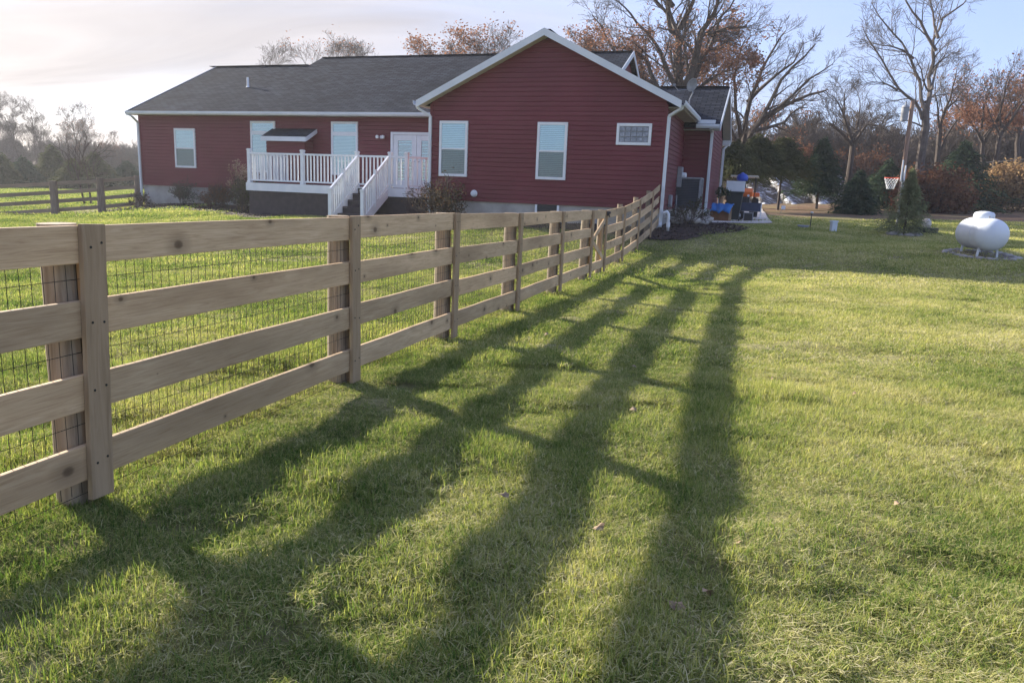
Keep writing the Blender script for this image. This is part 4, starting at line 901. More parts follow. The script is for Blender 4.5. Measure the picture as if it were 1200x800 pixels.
# ------------------------------------------------------------------ trees
class Tree:
    def __init__(s, seed, wig=.16, minr=.008, up=.08, k=(8,6,5,4,3,3)):
        s.rg = random.Random(seed); s.mb = MB(); s.tips = []; s.wig = wig; s.minr = minr; s.up = up; s.k = k
    def limb(s, pts, r0, r1, lvl):
        n = len(pts); rr = [max(s.minr, r0+(r1-r0)*(i/(n-1))**.85) for i in range(n)]
        s.mb.tube(pts, rr, s.k[min(lvl, len(s.k)-1)], lvl < 2); return rr
    def spawn(s, pts, rr, lvl, Lc, cnt, maxl, f0=.25, ang=(.45,.95)):
        rg = s.rg
        for c in range(cnt):
            f = f0+(1-f0)*(c+rg.random())/cnt; x = f*(len(pts)-1); i = min(int(x), len(pts)-2); p = pts[i].lerp(pts[i+1], x-i); d = (pts[i+1]-pts[i]).normalized()
            ax = d.cross(Vector((rg.gauss(0,1),rg.gauss(0,1),rg.gauss(0,1)))).normalized()
            nd_ = (Matrix.Rotation(rg.uniform(*ang), 3, ax) @ d + Vector((0,0,s.up))).normalized()
            s.grow(p, nd_, Lc*(1.2-.55*f)*rg.uniform(.7,1.25), max(s.minr, rr[i]*.46), lvl, maxl)
    def grow(s, p, d, L, r, lvl, maxl):
        rg = s.rg; n = 6 if lvl < 3 else (4 if lvl < 4 else 2); pts = [p]; q = p
        for i in range(n):
            d = (d + Vector((rg.gauss(0,s.wig),rg.gauss(0,s.wig),rg.gauss(0,s.wig)+s.up*.6))).normalized(); q = q + d*(L/n); pts.append(q)
        rr = s.limb(pts, r, s.minr*.6 if lvl >= maxl else r*.28, lvl)
        if lvl >= maxl: s.tips.append(pts[-1]); s.tips.append(pts[-2]); return
        s.spawn(pts, rr, lvl+1, L*.58, (7,7,7,6,4)[min(lvl,4)], maxl)
def leaves_at(tips, n, spread, s, rs, zmax=None):
    g = np.random.default_rng(rs); T = np.array([tuple(t) for t in tips]); 
    cl = np.sin(T[:,0]*1.7)+np.sin(T[:,2]*2.1+1)+np.sin(T[:,1]*1.3); pr = np.exp(cl*.9)
    if zmax is not None: pr *= 1/(1+np.exp((T[:,2]-zmax)*1.2))
    I = g.choice(len(T), n, p=pr/pr.sum()); P = T[I]+g.normal(0,spread,(n,3))
    A = g.normal(size=(n,3)); A /= np.linalg.norm(A,axis=1)[:,None]; B = np.cross(A, g.normal(size=(n,3))); B /= np.linalg.norm(B,axis=1)[:,None]; S_ = s*(.6+.8*g.random(n))[:,None]
    V = np.stack([P-A*S_, P+B*S_*.6, P+A*S_, P-B*S_*.6], 1).reshape(-1,3); return V, np.arange(4*n).reshape(-1,4)
def guided(name, label, Y, trunk, limbs, r, seed, maxl=3, Lc=2.0, cnt=7, leaves=None, bark=None, group=None, minr=.0065, cat='tree', wig=.115, up=.06):
    b = at(trunk[0][0], trunk[0][1], Y); b.z = gz(b.x, b.y)
    t = thing(name, label, cat, b, 0, group); T = Tree(seed, wig, minr, up); rg = T.rg
    def P(px, py, off): v = at(px, py, Y)-b; v.y += off; return v
    def refine(pts):
        out = []
        for a, c in zip(pts[:-1], pts[1:]):
            out.append(a); m_ = a.lerp(c, .5)+Vector((rg.gauss(0,.05),rg.gauss(0,.12),rg.gauss(0,.05)))*(c-a).length*.55; out.append(m_)
        return out+[pts[-1]]
    tp = [P(x,y,0) for x, y in trunk]; tp[0] = Vector((tp[0].x,0,-.2)); r *= .74; T.limb(refine(tp), r, r*.72, 0)
    for i, (fr, pl) in enumerate(limbs):                 # fr: start radius factor
        off = 0; sl = rg.uniform(-1.6,1.6); pts = []
        for j, (x, y) in enumerate(pl): pts.append(P(x,y,sl*j/max(1,len(pl)-1)*(1 if j else 0)*1.5))
        pts = refine(pts); L_ = sum((c-a).length for a, c in zip(pts[:-1], pts[1:])); rr = T.limb(pts, r*fr*.85, r*fr*.13, 1)
        T.spawn(pts, rr, 2, Lc, max(cnt, int(L_*1.6)), maxl, .12)
    tr_ = obj('trunk', T.mb, bark or M_bark, t)
    if leaves: n, spd, s, m, zm = leaves; obj('crown', npmesh('leaves', *leaves_at(T.tips, n, spd, s, seed, zm)), m, t)
    return t, T
def generic_tree(seed, h, r, maxl=3, leaves=None, bark=None, clear=.3, spread=.55, minr=.0065):
    T = Tree(seed, .10, minr, .10); n = 8; pts = [Vector((0,0,-.2))]; d = Vector((0,0,1))
    for i in range(n): d = (d+Vector((T.rg.gauss(0,.05),T.rg.gauss(0,.05),0))).normalized(); pts.append(pts[-1]+d*(h/n))
    rr = T.limb(pts, r, r*.25, 0); T.spawn(pts, rr, 1, h*spread, 13, maxl, clear, (.35,.85)); me = T.mb.mesh('tree_wood'); me.materials.append(bark or M_bark)
    lm = None
    if leaves: lm = npmesh('tree_leaves', *leaves_at(T.tips, leaves[0], leaves[1], leaves[2], seed, None)); lm.materials.append(leaves[3])
    return me, lm
def plant_tree(proto, name, label, px, base_h, top, Y, group=None, cat='tree', wide=1):
    me, lm, h0 = proto; b = at(px, 230, Y); b.z = gz(b.x, b.y); h = at(px, top, Y).z-b.z; h0 = max(v.co.z for v in me.vertices); s = h/h0
    t = thing(name, label, cat, b, random.Random(int(px*7+top)).uniform(0,6), group); t.scale = (s*wide, s*wide, s)
    o = bpy.data.objects.new('trunk', me); COL.objects.link(o); o.parent = t
    if lm: o = bpy.data.objects.new('crown', lm); COL.objects.link(o); o.parent = t
    return t
G_OAK = 'large trees behind the house'
guided('oak_tree', 'huge oak with russet leaves and double trunk rising behind the garage roof', 46, [(797,232),(797,140),(797,102)],
  [(.72,[(797,140),(796,102),(797.5,66),(797,34),(789,8),(784,-30)]),(.62,[(798,150),(804,99),(813,69),(818,41),(832,20),(837,0),(840,-35)]),(.4,[(797,34),(807,8),(811,-25)]),(.34,[(813,77),(830,60),(837,45),(845,20),(858,7),(870,-12)]),
   (.34,[(818,41),(836,38),(860,31),(884,30)]),(.36,[(797,45),(785,36),(781,18),(766,3),(750,-4)]),(.36,[(796,125),(771,102),(759,69),(745,59),(728,54),(712,50)]),(.30,[(771,102),(750,88),(728,76),(715,52),(704,30),(694,18)]),
   (.32,[(815,90),(824,65),(837,53),(860,52),(885,58)]),(.3,[(797,110),(780,80),(765,50),(745,30),(730,12),(715,0)]),(.3,[(800,120),(822,100),(842,88),(862,84)]),(.28,[(789,8),(770,-15),(755,-30)])],
  .80, 21, 4, 2.0, 7, (9500,.20,.075,M_oakleaf,5.2), group=G_OAK, minr=.0065)
guided('oak_tree', 'wide bare oak with sweeping curved limbs right of the garage roof', 51, [(868,236),(868,195),(871,170)],
  [(.6,[(871,172),(887,148),(915,128),(943,114),(974,104),(985,100)]),(.5,[(870,175),(872,140),(878,110),(886,85),(901,56),(908,44)]),(.5,[(880,155),(895,134),(915,94),(943,66),(955,52)]),(.42,[(890,140),(906,130),(943,95),(969,78)]),
   (.42,[(869,165),(860,130),(856,95),(862,62),(866,50)]),(.4,[(884,153),(900,150),(925,142),(946,124),(960,122)]),(.36,[(868,180),(852,150),(842,118),(836,90)]),(.36,[(876,120),(896,98),(920,78),(926,58)]),(.3,[(868,185),(890,172),(915,176),(935,190)])],
  .62, 33, 4, 1.6, 8, (2200,.22,.07,M_oakleaf,3.0), group=G_OAK, minr=.0065)
guided('bare_tree', 'medium bare tree with forked crown left of the utility pole', 52, [(992,238),(995,204),(999,171)],
  [(.7,[(999,171),(987,159),(975,150),(966,147),(958,150)]),(.7,[(999,173),(998,150),(996,132),(1000,115),(1005,100)]),(.6,[(1000,168),(1011,147),(1020,149),(1030,157)]),(.55,[(1003,160),(1012,140),(1020,122),(1024,108)]),(.5,[(998,165),(988,140),(978,122),(968,112)]),(.4,[(999,160),(1014,150),(1030,138),(1040,130)])],
  .30, 45, 4, 1.7, 7, None, group='bare trees beyond the lawn', minr=.0065)
guided('bare_tree', 'tallest bare tree, its open fan shaped crown reaching the top right of the sky', 48, [(1077,240),(1077,213),(1081.5,168),(1084.5,129)],
  [(.62,[(1084.5,132),(1092,105),(1098,72),(1099.5,45),(1113,18),(1140,0),(1152,-14)]),(.5,[(1084,130),(1080,96),(1071,69),(1062,48),(1038,18),(1030,0)]),(.42,[(1081,140),(1071,120),(1050,105),(1029,72),(1011,48),(1004,38)]),(.4,[(1097,60),(1080,24),(1065,0),(1058,-26)]),
   (.36,[(1099.5,45),(1102,10),(1098,-28)]),(.25,[(1052,106),(1034,97),(1016,95)]),(.3,[(1092,105),(1104,80),(1122,60),(1136,52)]),(.3,[(1084,120),(1100,112),(1118,98),(1128,80)]),(.3,[(1071,69),(1050,52),(1030,44)]),(.26,[(1084,150),(1066,140),(1046,142)])],
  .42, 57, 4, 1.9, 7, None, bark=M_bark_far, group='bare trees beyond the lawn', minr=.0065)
guided('bare_tree', 'bare tree with crooked twin stems behind the big dark evergreen', 56, [(1098,240),(1098,192),(1101,156)],
  [(.7,[(1101,156),(1107,129),(1116,102),(1121,80)]),(.6,[(1100,180),(1104,172),(1116,150),(1128,135),(1146,126)]),(.5,[(1101,150),(1094,130),(1085,112),(1080,98)]),(.5,[(1107,129),(1122,118),(1136,102),(1142,88)]),(.4,[(1128,135),(1138,120),(1150,108)])],
  .30, 61, 4, 1.7, 7, (900,.25,.08,M_oakleaf,5), group='bare trees beyond the lawn', minr=.0065)
guided('bare_tree', 'tree with rusty leaves and a leaning fork left of the far right stems', 58, [(1152,240),(1152,192),(1152,168)],
  [(.7,[(1152,168),(1140,144),(1131,132),(1124,120)]),(.7,[(1152,172),(1158,150),(1164,120),(1166,96)]),(.5,[(1153,160),(1170,140),(1180,118)]),(.5,[(1150,150),(1148,125),(1152,100)])],
  .28, 67, 4, 1.8, 7, (3000,.3,.085,M_oakleaf,6), group='bare trees beyond the lawn', minr=.0065)
guided('bare_tree', 'slender dark tree leaning right with high upswept branches near the right edge', 54, [(1166,240),(1167,222),(1170,168),(1174.5,153)],
  [(.7,[(1174,155),(1185,129),(1193,100),(1199,80)]),(.55,[(1174,150),(1170,125),(1172,100),(1178,78)]),(.5,[(1178,140),(1195,124),(1212,112)]),(.45,[(1172,160),(1160,140),(1150,120)])],
  .26, 71, 4, 1.8, 7, (1500,.3,.09,M_oakleaf,8), group='bare trees beyond the lawn', minr=.0065)
guided('bare_tree', 'tree with a brown leafed crown cut by the right edge of the picture', 60, [(1191,240),(1191,198),(1192,168),(1197,135)],
  [(.7,[(1195,140),(1200,115),(1206,95)]),(.5,[(1192,165),(1182,145),(1176,128)]),(.5,[(1194,150),(1212,132),(1226,118)])],
  .28, 73, 4, 1.9, 7, (4000,.35,.085,M_oakleaf,6), group='bare trees beyond the lawn', minr=.0065)
# trees whose tops show over the roof
P1 = (*generic_tree(5, 10, .26, 4, (4200,.25,.085,M_oakleaf), clear=.35, spread=.42), 10)
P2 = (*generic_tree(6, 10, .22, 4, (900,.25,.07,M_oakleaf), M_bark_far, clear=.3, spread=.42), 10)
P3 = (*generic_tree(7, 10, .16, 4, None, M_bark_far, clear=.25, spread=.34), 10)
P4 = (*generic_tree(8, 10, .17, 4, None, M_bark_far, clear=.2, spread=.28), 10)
plant_tree(P1, 'oak_tree', 'round topped russet leafed tree showing over the main roof left of the gable peak', 598, 0, 16, 44, G_OAK, wide=1.3)
plant_tree(P1, 'oak_tree', 'lower russet leafed tree showing just above the roof ridge, left of the gable peak', 556, 0, 44, 50, G_OAK, wide=1.2)
plant_tree(P1, 'oak_tree', 'orange brown tree low behind the small triangular roof end right of the gable peak', 706, 0, 44, 44, G_OAK, wide=1.3)
plant_tree(P1, 'oak_tree', 'dense russet tree between the roof end and the huge oak', 748, 0, 12, 50, G_OAK, wide=1.3)
plant_tree(P2, 'bare_tree', 'faint bare tree top over the ridge, the larger right one of the pair', 402, 0, 34, 62, G_OAK, wide=1.3)
plant_tree(P2, 'bare_tree', 'faint bare tree top over the ridge, directly left of the larger one', 373, 0, 36, 66, G_OAK, wide=1.1)
plant_tree(P3, 'bare_tree', 'thin hazy tree top just clearing the low roof ridge', 322, 0, 50, 70, G_OAK, wide=1.2)
# slender hazy trees at the far left
GL = 'slender bare trees at the far left'
for i, (px, top, Y, pr, lab) in enumerate([(-34,100,84,P3,'bare tree leaving the picture at its left edge'),(3,104,80,P3,'tall bare tree at the very left, nearest the edge'),(19,112,84,P4,'thin bare tree second from the left edge'),
   (33,118,78,P4,'short thin bare tree, third from the left edge'),(47,112,86,P3,'bare tree over the pale spruce at the far left'),(60,122,80,P4,'thin bare tree right above the pointed green evergreen'),
   (92,117,74,P2,'fullest bare tree of the far left row, with a round crown'),(108,138,80,P3,'lower bare tree under the right side of the round crowned one'),(126,150,78,P2,'small dark crowned tree right of the round crowned one'),(150,168,90,P3,'last low bare tree before the red house wall'),(76,132,88,P4,'thin bare tree squeezed against the left of the round crowned one')]):
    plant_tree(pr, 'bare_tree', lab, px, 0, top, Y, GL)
# evergreens
EV_ = [('olive pine standing directly right of the garage corner',856,238,172,44,2.6,M_ever2),('olive pine with two bare lower stems right of the tractor',883,240,164,46,2.8,M_ever2),('brownish olive pine left of the dark pointed fir',912,240,166,48,2.8,M_ever2),
  ('dark pointed fir with the highest tip among the evergreens left of the utility pole',957,240,166,50,2.2,M_ever),('low round evergreen between the medium bare tree and the hoop',1003,245,206,44,1.25,M_ever),
  ('dark evergreen directly behind the basketball hoop',1036,242,192,52,2.4,M_ever),('broad dark evergreen behind the red brown shrub, the largest at the right',1121,246,170,50,3.4,M_ever),('dark evergreen peeking out left of the largest one',1098,244,196,54,2.2,M_ever),
  ('dark evergreen in the shade left of the tall bare tree trunk',1064,243,200,54,2.0,M_ever)]
for i, (lab, px, py, top, Y, R, m) in enumerate(EV_):
    low = .56 if m is M_ever2 else (.26 if px == 957 else .03)
    make_conifer('evergreen_tree', lab, px, py, top, Y, R, 6500, .27, 40+i, m, base=low, whorls=11, power=.5 if m is M_ever2 else .8, ragged=.42, droop=.2)
for i, (lab, px, top, Y, R, m) in enumerate([('pointed green evergreen in the left distance behind the four rail fence',63,173,64,2.3,M_ever2),('low pale green evergreen left of the pointed one in the left distance',29,188,62,1.9,M_ever),('evergreen at the left edge behind the four rail fence',2,184,60,2.0,M_ever2),
    ('wide olive evergreen right of the pointed one in the left distance',112,182,66,2.8,M_ever2),('low dark evergreen touching the left end of the red house',150,192,70,2.4,M_ever),('small olive evergreen between the fence posts in the left distance',86,190,60,1.9,M_ever2),('evergreen beyond the left edge of the picture',-32,182,60,2.2,M_ever)]):
    make_conifer('evergreen_tree', lab, px, 215, top, Y, R, 6000, .26, 70+i, m, group='evergreens in the left distance', whorls=11, power=.7, ragged=.35)
# shrubs
def shrub(name, label, b, R, h, n, s, m, rs, group=None, stems=14, flat=False):
    t = thing(name, label, 'shrub', b, 0, group); rg = random.Random(rs); T = Tree(rs, .2, .006, .1)
    for i in range(stems):
        a = rg.uniform(0,2*pi); d = Vector((cos(a)*rg.uniform(.1,R/h*1.1),sin(a)*rg.uniform(.1,R/h*1.1),1)).normalized(); T.grow(Vector((cos(a)*R*.12,sin(a)*R*.12,-.03)), d, h*rg.uniform(.7,1.05), max(.008,h*.010), 2, 4 if n else 4)
    obj('stems', T.mb, M_bark, t)
    if n: obj('foliage', npmesh('leaves', *leaves_at(T.tips, n, R*.13, s, rs, None)), m, t)
    return t
G3 = 'shrubs along the edge of the woods'
for i, (lab, px, py, Y, R, h, m, n) in enumerate([('red brown rounded shrub in front of the largest evergreen',1090,246,47,1.9,2.2,M_rust,9000),('orange tan shrub right of the largest evergreen',1166,243,50,1.7,2.1,M_tan,5000),('tall orange tan thicket at the right edge',1193,243,50,2.1,2.4,M_tan,8000),('small red brown shrub left of the rounded one',1068,245,49,1.2,1.5,M_rust,3000),
    ('orange leafed bush low in the woods right of the medium bare tree',1010,232,60,1.2,4.2,M_rust,1600)]):
    b = at(px, py, Y); b.z = gz(b.x, b.y); shrub('shrub', lab, b, R, h, n, .09, m, 300+i, G3)
b = hw(-6.15,-.55); b.z = gz(b.x,b.y); shrub('shrub', 'leafy bush with dry orange tips below the first gable window, by the deck', b, .62, 1.02, 1500, .032, leafmat('dry green leaves', [(.3,(.03,.035,.02)),(.5,(.07,.06,.035)),(.68,(.25,.12,.05))], .3, 8), 401)
b = hw(-16.4,2.6); b.z = gz(b.x,b.y); shrub('shrub', 'low reddish brown bush in the bed between the house window and the deck', b, .75, .72, 1500, .035, M_rust, 402, stems=18)
b = hw(-18.6,3.1); b.z = gz(b.x,b.y); shrub('shrub', 'small dark twiggy bush against the foundation under the single left window', b, .45, .75, 350, .03, M_ever, 403, stems=10)
b = hw(-20.6,3.0); b.z = gz(b.x,b.y); shrub('shrub', 'sparse twiggy bush at the left end of the house foundation', b, .4, .6, 150, .025, M_rust, 404, stems=8)
b = hw(-14.6,1.7); b.z = gz(b.x,b.y); shrub('shrub', 'dense dull green bush against the left corner of the deck', b, .75, 1.05, 2600, .035, M_ever2, 405, stems=16)
b = hw(.75,.9); b.z = gz(b.x,b.y); shrub('shrub', 'spindly little bush in the dark mulch by the side wall', b, .28, .75, 250, .03, M_ever2, 406, stems=6)
# tall dry perennials with pale plumes
t = thing('dry_perennial', 'tall dry perennial with pale tan plumes left of the white deck', 'plant', (*hw(-15.1,2.1)[:2], gz(*hw(-15.1,2.1)[:2])), 0); rg = random.Random(77); mb = MB(); tips = []
for i in range(26):
    a = rg.uniform(0,6.28); r = rg.uniform(0,.5); x, y = cos(a)*r*.3, sin(a)*r*.3; hh = rg.uniform(.9,1.75)
    pts = [(x,y,0),(x*1.5,y*1.5,hh*.5),(x*2.8+rg.uniform(-.1,.1),y*2.8,hh)]; mb.tube(pts, .008, 4); tips.append(pts[-1])
obj('stems', mb, M_tanstem if False else simple('tan stalk', (.20,.13,.08), (.30,.21,.13), 5, .8), t)
V, F = leaves_at([Vector(p)+Vector((0,0,-.08*k)) for p in tips for k in range(3)], 900, .05, .032, 5); obj('plumes', npmesh('plumes', V, F), leafmat('pale plumes', [(.3,(.35,.24,.17)),(.6,(.55,.42,.32))], .4, 5), t)
# small trunked tree behind the left fence
b = at(103,244,34); b.z = gz(b.x,b.y); t = thing('sapling', 'small young tree with thin twin stems behind the four rail fence', 'tree', b); T = Tree(12, .12, .01, .1)
for x in (-.12,.15): T.grow(Vector((x,0,-.05)), Vector((x*.3,0,1)), 2.2, .045, 1, 3)
obj('trunk', T.mb, M_bark, t)

# ------------------------------------------------------------------ far woods and lawn grass (scattered masses)
SRC = bpy.data.collections.new('scatter sources')
def variants(cname, meshes):
    c = bpy.data.collections.new(cname)
    for i, me in enumerate(meshes):
        o = bpy.data.objects.new('%s_%02d' % (cname, i), me); c.objects.link(o)
    return c
def scatter(name, P, rot, scl, idx, coll):
    n = len(P); me = bpy.data.meshes.new(name); me.vertices.add(n); me.vertices.foreach_set('co', np.asarray(P, np.float32).ravel())
    for an, ty, arr in (('rot','FLOAT_VECTOR',rot),('scl','FLOAT_VECTOR',scl)):
        a = me.attributes.new(an, ty, 'POINT'); a.data.foreach_set('vector', np.asarray(arr, np.float32).ravel())
    a = me.attributes.new('idx', 'INT', 'POINT'); a.data.foreach_set('value', np.asarray(idx, np.int32))
    o = bpy.data.objects.new(name, me); COL.objects.link(o)
    ng = bpy.data.node_groups.new(name, 'GeometryNodeTree'); ng.interface.new_socket('Geometry', in_out='INPUT', socket_type='NodeSocketGeometry'); ng.interface.new_socket('Geometry', in_out='OUTPUT', socket_type='NodeSocketGeometry')
    gi = ng.nodes.new('NodeGroupInput'); go = ng.nodes.new('NodeGroupOutput'); mp = ng.nodes.new('GeometryNodeMeshToPoints'); ip = ng.nodes.new('GeometryNodeInstanceOnPoints'); ci = ng.nodes.new('GeometryNodeCollectionInfo')
    ci.inputs['Collection'].default_value = coll; ci.inputs['Separate Children'].default_value = True; ci.inputs['Reset Children'].default_value = True; ip.inputs['Pick Instance'].default_value = True
    def na(an, dt):
        q = ng.nodes.new('GeometryNodeInputNamedAttribute'); q.data_type = dt; q.inputs['Name'].default_value = an; return q.outputs['Attribute']
    K = ng.links.new; K(gi.outputs[0], mp.inputs[0]); K(mp.outputs[0], ip.inputs['Points']); K(ci.outputs[0], ip.inputs['Instance']); K(na('idx','INT'), ip.inputs['Instance Index'])
    K(na('rot','FLOAT_VECTOR'), ip.inputs['Rotation']); K(na('scl','FLOAT_VECTOR'), ip.inputs['Scale']); K(ip.outputs[0], go.inputs[0])
    md_ = o.modifiers.new('scatter', 'NODES'); md_.node_group = ng; return o
# far woods
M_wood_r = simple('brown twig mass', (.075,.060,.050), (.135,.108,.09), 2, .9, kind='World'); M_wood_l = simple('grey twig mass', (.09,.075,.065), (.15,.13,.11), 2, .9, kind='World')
def brush(seed, h, m, lv, leaves=0):
    me, lm = generic_tree(seed, h, h*.016, 3, None, m, .08, .5, .022)
    return me
fw = variants('brush tree', [brush(80+i, 8, M_wood_r, 3) for i in range(4)])
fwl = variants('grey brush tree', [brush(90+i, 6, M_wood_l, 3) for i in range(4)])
g = np.random.default_rng(3)
def woods(name, n, pxr, Yr, hr, coll, h0, label):
    h0 = np.mean([max(v.co.z for v in o.data.vertices) for o in coll.objects]); px = g.uniform(*pxr, n); Y = g.uniform(*Yr, n); b = [at(p, 230, y) for p, y in zip(px, Y)]; X = np.array([q.x for q in b]); Z = gz_(X, Y); s = g.uniform(*hr, n)/h0
    return tag(scatter(name, np.stack([X,Y,Z],1), np.stack([0*s,0*s,g.uniform(0,6.28,n)],1), np.stack([s*1.15,s*1.15,s],1), g.integers(0,4,n), coll), label, 'woods', kind='stuff')
woods('far_woods', 300, (835,1330), (64,104), (4.5,8.6), fw, 0, 'mass of bare brown woods behind the evergreens at the right')
woods('far_woods', 300, (-190,178), (92,125), (3.0,5.6), fwl, 0, 'hazy mass of grey brown woods in the left distance')
woods('undergrowth', 260, (835,1330), (58,70), (1.2,2.6), fw, 0, 'low brown undergrowth at the foot of the right hand woods')
woods('undergrowth', 240, (-190,178), (72,90), (1.1,2.4), fwl, 0, 'low grey undergrowth in the left distance')
# bank coloured in random pale and brown patches, glimpsed between the evergreen trunks
mb = MB(); V = []; rg = random.Random(8)
for i in range(41):
    px = 872+ (1062-872)*i/40; Y = 57+1.2*sin(i*.9); a = at(px, 240, Y); z = gz(a.x, a.y)-.1
    for k in range(5): V.append((a.x+rg.uniform(-.2,.2), Y+k*1.4, z+.05+k*.55+rg.uniform(-.12,.12)))
mb.add(V, [(i*5+k, (i+1)*5+k, (i+1)*5+k+1, i*5+k+1) for i in range(40) for k in range(4)])
m, t_, b_ = mat('pale patchy bank', (.3,.3,.3), .8); f_ = noise(t_, coords(t_, 'World', (1,1,2)), 1.1, 8, .75)
t_.links.new(ramp(t_, f_, [(.44,(.06,.05,.045)),(.52,(.20,.19,.19)),(.58,(.62,.66,.74)),(.8,(.75,.78,.84))]), b_.inputs['Base Color']); tag(obj('bank', mb, m, None, smooth=True), kind='structure')

# mulch chips
CH = []; cg = np.random.default_rng(12)
def inpoly(X, Y, poly):
    c = np.zeros(len(X), bool); j = len(poly)-1
    for i in range(len(poly)):
        xi, yi = poly[i]; xj, yj = poly[j]; m_ = ((yi > Y) != (yj > Y)) & (X < (xj-xi)*(Y-yi)/((yj-yi) or 1e-9)+xi); c ^= m_; j = i
    return c
for pl in BEDS:
    a = np.array(pl); X = cg.uniform(a[:,0].min(), a[:,0].max(), 5000); Y = cg.uniform(a[:,1].min(), a[:,1].max(), 5000); k = inpoly(X, Y, pl); CH.append(np.stack([X[k], Y[k], gz_(X[k], Y[k])+.045], 1))
CH = np.concatenate(CH); n_ = len(CH); A = cg.normal(size=(n_,3))*[1,1,.45]; A /= np.linalg.norm(A,axis=1)[:,None]; B = np.cross(A, cg.normal(size=(n_,3))*[.4,.4,1]); B /= np.linalg.norm(B,axis=1)[:,None]; q_ = cg.uniform(.015,.05,n_)[:,None]
tag(obj('mulch_chips', npmesh('chips', np.stack([CH-A*q_,CH+B*q_*.4,CH+A*q_,CH-B*q_*.4],1).reshape(-1,3), np.arange(4*n_).reshape(-1,4)), M_mulch), 'dark bark chips lying on the beds along the house', 'mulch', kind='stuff')
# grass blades
def patch(seed, size, n, h, w, straw=.16):
    g = np.random.default_rng(seed); cx = g.uniform(-size/2, size/2, (n//9+1, 2)); I = g.integers(0, len(cx), n)
    XY = cx[I] + g.normal(0, size*.05, (n,2)); az = g.uniform(0, 2*pi, n); ln = h*(.45+.85*g.random(n))*(1+.25*np.sin(I*1.7)); st = g.random(n) < straw
    lean = np.where(st, g.uniform(.9,1.5,n), np.abs(g.normal(.65,.50,n))); curl = g.uniform(.2,.9,n)
    dx = np.stack([np.cos(az), np.sin(az)], 1); sd = np.stack([-np.sin(az), np.cos(az)], 1)
    rows = []
    hx = np.zeros(n); hz_ = np.where(st, g.uniform(.2,.8,n)*h*.4, 0.0); ang = lean.copy()
    for k, wk in enumerate((1., .8, .12)):
        c = np.concatenate([XY+dx*hx[:,None], hz_[:,None]], 1); s3 = np.concatenate([sd*(w*wk*.5)*(.7+.6*g.random(n))[:,None], np.zeros((n,1))], 1)
        rows += [c-s3, c+s3]; hx = hx+np.sin(ang)*ln*.5; hz_ = hz_+np.cos(ang)*ln*.5; ang = ang+curl*.6
    V = np.stack(rows, 1).reshape(-1,3); b = np.arange(n)[:,None]*6
    F = np.concatenate([b+[0,1,3,2], b+[2,3,5,4]], 0); me = npmesh('grass patch', V, F); me.materials.append(M_grass)
    tint = np.where(st, g.uniform(.55,1.0,n), g.uniform(0,.55,n)); a = me.attributes.new('tint', 'FLOAT', 'POINT'); a.data.foreach_set('value', np.repeat(tint, 6).astype(np.float32)); return me
def inpoly(X, Y, poly):
    c = np.zeros(len(X), bool); j = len(poly)-1
    for i in range(len(poly)):
        xi, yi = poly[i]; xj, yj = poly[j]; m_ = ((yi > Y) != (yj > Y)) & (X < (xj-xi)*(Y-yi)/((yj-yi) or 1e-9)+xi); c ^= m_; j = i
    return c
def fnoise(X, Y, s, seed):
    g = np.random.default_rng(seed); o = np.zeros(len(X))
    for k in range(7): a = g.uniform(0,6.28); f = s*g.uniform(.6,1.8); o += np.sin((X*cos(a)+Y*sin(a))*f+g.uniform(0,6.28))
    return o/4
def lawn(name, y0, y1, step, coll, nv, hs, label, xr=None, seed=1):
    g = np.random.default_rng(seed); P = []
    ys = np.arange(y0, y1, step)
    X, Y = [], []
    for y in ys:
        xl = -.78*y-1.2; xrr = .74*y+1.0
        xs = np.arange(xl, xrr, step); X.append(xs); Y.append(np.full(len(xs), y))
    X = np.concatenate(X); Y = np.concatenate(Y); X = X+g.uniform(-.5,.5,len(X))*step; Y = Y+g.uniform(-.5,.5,len(Y))*step
    keep = np.ones(len(X), bool)
    for pl in NOGRASS: keep &= ~inpoly(X, Y, pl)
    if y1 > 34: keep &= ~((X > 5) & (Y > 37+fnoise(X,Y,.3,2)*1.5))
    X, Y = X[keep], Y[keep]; Z = gz_(X, Y); n = len(X); e_ = .2
    nx = -(gz_(X+e_,Y)-gz_(X-e_,Y))/(2*e_); ny = -(gz_(X,Y+e_)-gz_(X,Y-e_))/(2*e_)
    hh = hs*np.clip(.90+.42*fnoise(X,Y,2.2,5)+.42*fnoise(X,Y,8,6)-.12*np.clip(X-.22*Y,0,3)/3, .58, 2.0); Z = Z+micro(X,Y)
    s_ = g.uniform(.9,1.15,n)
    rot = np.stack([-ny*0+np.arctan(-ny), np.arctan(nx), g.integers(0,628,n)/100.*0], 1)
    # yaw first by picking the variant at random; tilt follows the slope
    return tag(scatter(name, np.stack([X,Y,Z+(.002 if step < .3 else .010)],1), rot, np.stack([s_*np.where(g.random(n)<.5,1,-1), s_*np.where(g.random(n)<.5,1,-1), hh*s_],1), g.integers(0,nv,n), coll), label, 'grass', kind='stuff')
pa = variants('near grass', [patch(500+i, .34, 950, .043, .0032, .30) for i in range(8)])
pb = variants('mid grass', [patch(520+i, .7, 1400, .044, .0055, .30) for i in range(6)])
pc = variants('far grass', [patch(540+i, 1.5, 1600, .048, .013, .24) for i in range(6)])
pdd = variants('distant grass', [patch(560+i, 3.2, 1500, .065, .035, .24) for i in range(5)])
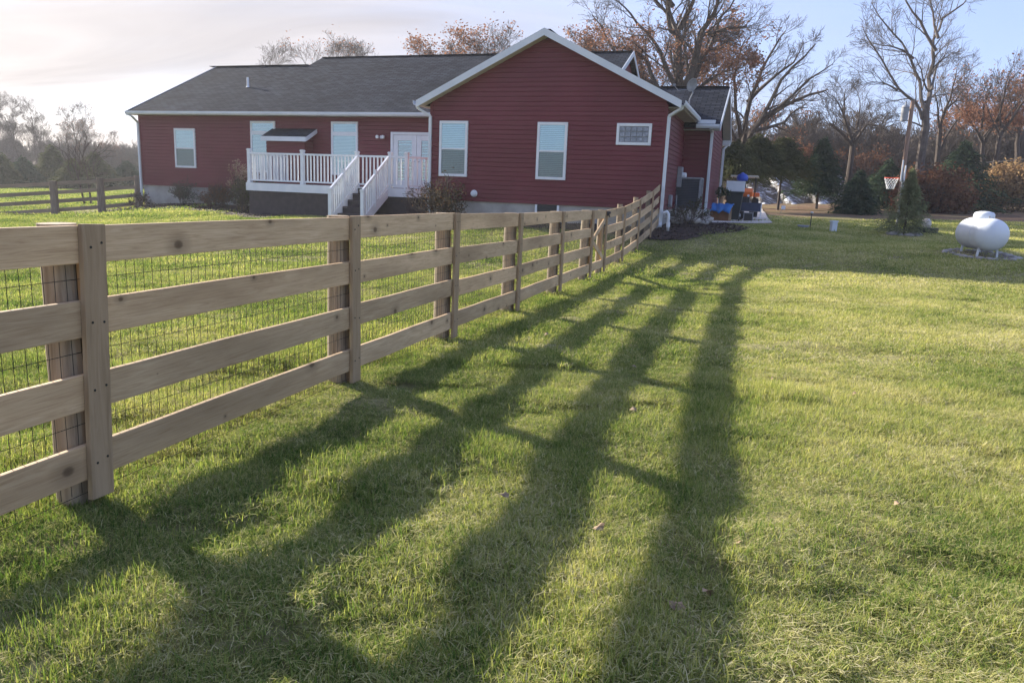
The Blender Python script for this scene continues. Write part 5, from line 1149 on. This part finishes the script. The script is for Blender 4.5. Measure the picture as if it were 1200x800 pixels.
lawn('grass', 1.3, 6.5, .155, pa, 8, 1.0, 'short green and straw coloured lawn grass in the foreground', seed=1)
lawn('grass', 6.3, 13.5, .34, pb, 6, .95, 'lawn grass of the middle distance along the fence', seed=2)
lawn('grass', 13.2, 27, .75, pc, 6, .9, 'lawn grass around the house and tank', seed=3)
lawn('grass', 26.5, 62, 1.6, pdd, 5, .9, 'distant lawn grass beyond the tank and left fence', seed=4)
# fallen leaves
mb = MB(); V = []
for i in range(13):
    a = 2*pi*i/13; r = .027*(1+.28*(i % 2)); V.append((r*cos(a), r*.65*sin(a), .010*sin(a*2)+.012*cos(a)))
mb.add([(0,0,.006)]+V, [(0,1+i,1+(i+1)%13) for i in range(13)]); lm = mb.mesh('leaf'); lm.materials.append(simple('dry leaf', (.17,.11,.065), (.34,.25,.16), 20, .8)); rg = random.Random(14)
for i, (px, py) in enumerate([(742,490),(827,714),(790,726),(860,650),(742,437),(640,398),(1000,470),(700,640),(1050,600),(905,450),(1075,380),(590,590),(762,345),(820,318)]):
    q = gp(px, py); o = bpy.data.objects.new('fallen_leaf', lm); COL.objects.link(o); o.location = (q.x,q.y,q.z+.045); o.rotation_euler = (rg.uniform(-.5,.5),rg.uniform(-.5,.5),rg.uniform(0,6)); o.scale = (rg.uniform(.7,1.2),)*3
    tag(o, 'dry tan leaf lying on the open lawn', 'leaf', 'fallen leaves on the lawn')

# ------------------------------------------------------------------ air: thin scattering box added to imitate lens glare towards the sun
hz_m = bpy.data.materials.new('pale haze'); hz_m.use_nodes = True; t_ = hz_m.node_tree; t_.nodes.clear()
pv = nd(t_, 'ShaderNodeVolumePrincipled'); pv.inputs['Color'].default_value = (.92,.94,1,1); pv.inputs['Density'].default_value = .0006; pv.inputs['Anisotropy'].default_value = .35
ho = nd(t_, 'ShaderNodeOutputMaterial'); t_.links.new(pv.outputs[0], ho.inputs['Volume'])
mb = MB(); mb.box(-180, 180, -60, 135, -6, 26); tag(obj('glare_haze', mb, hz_m), kind='stuff')
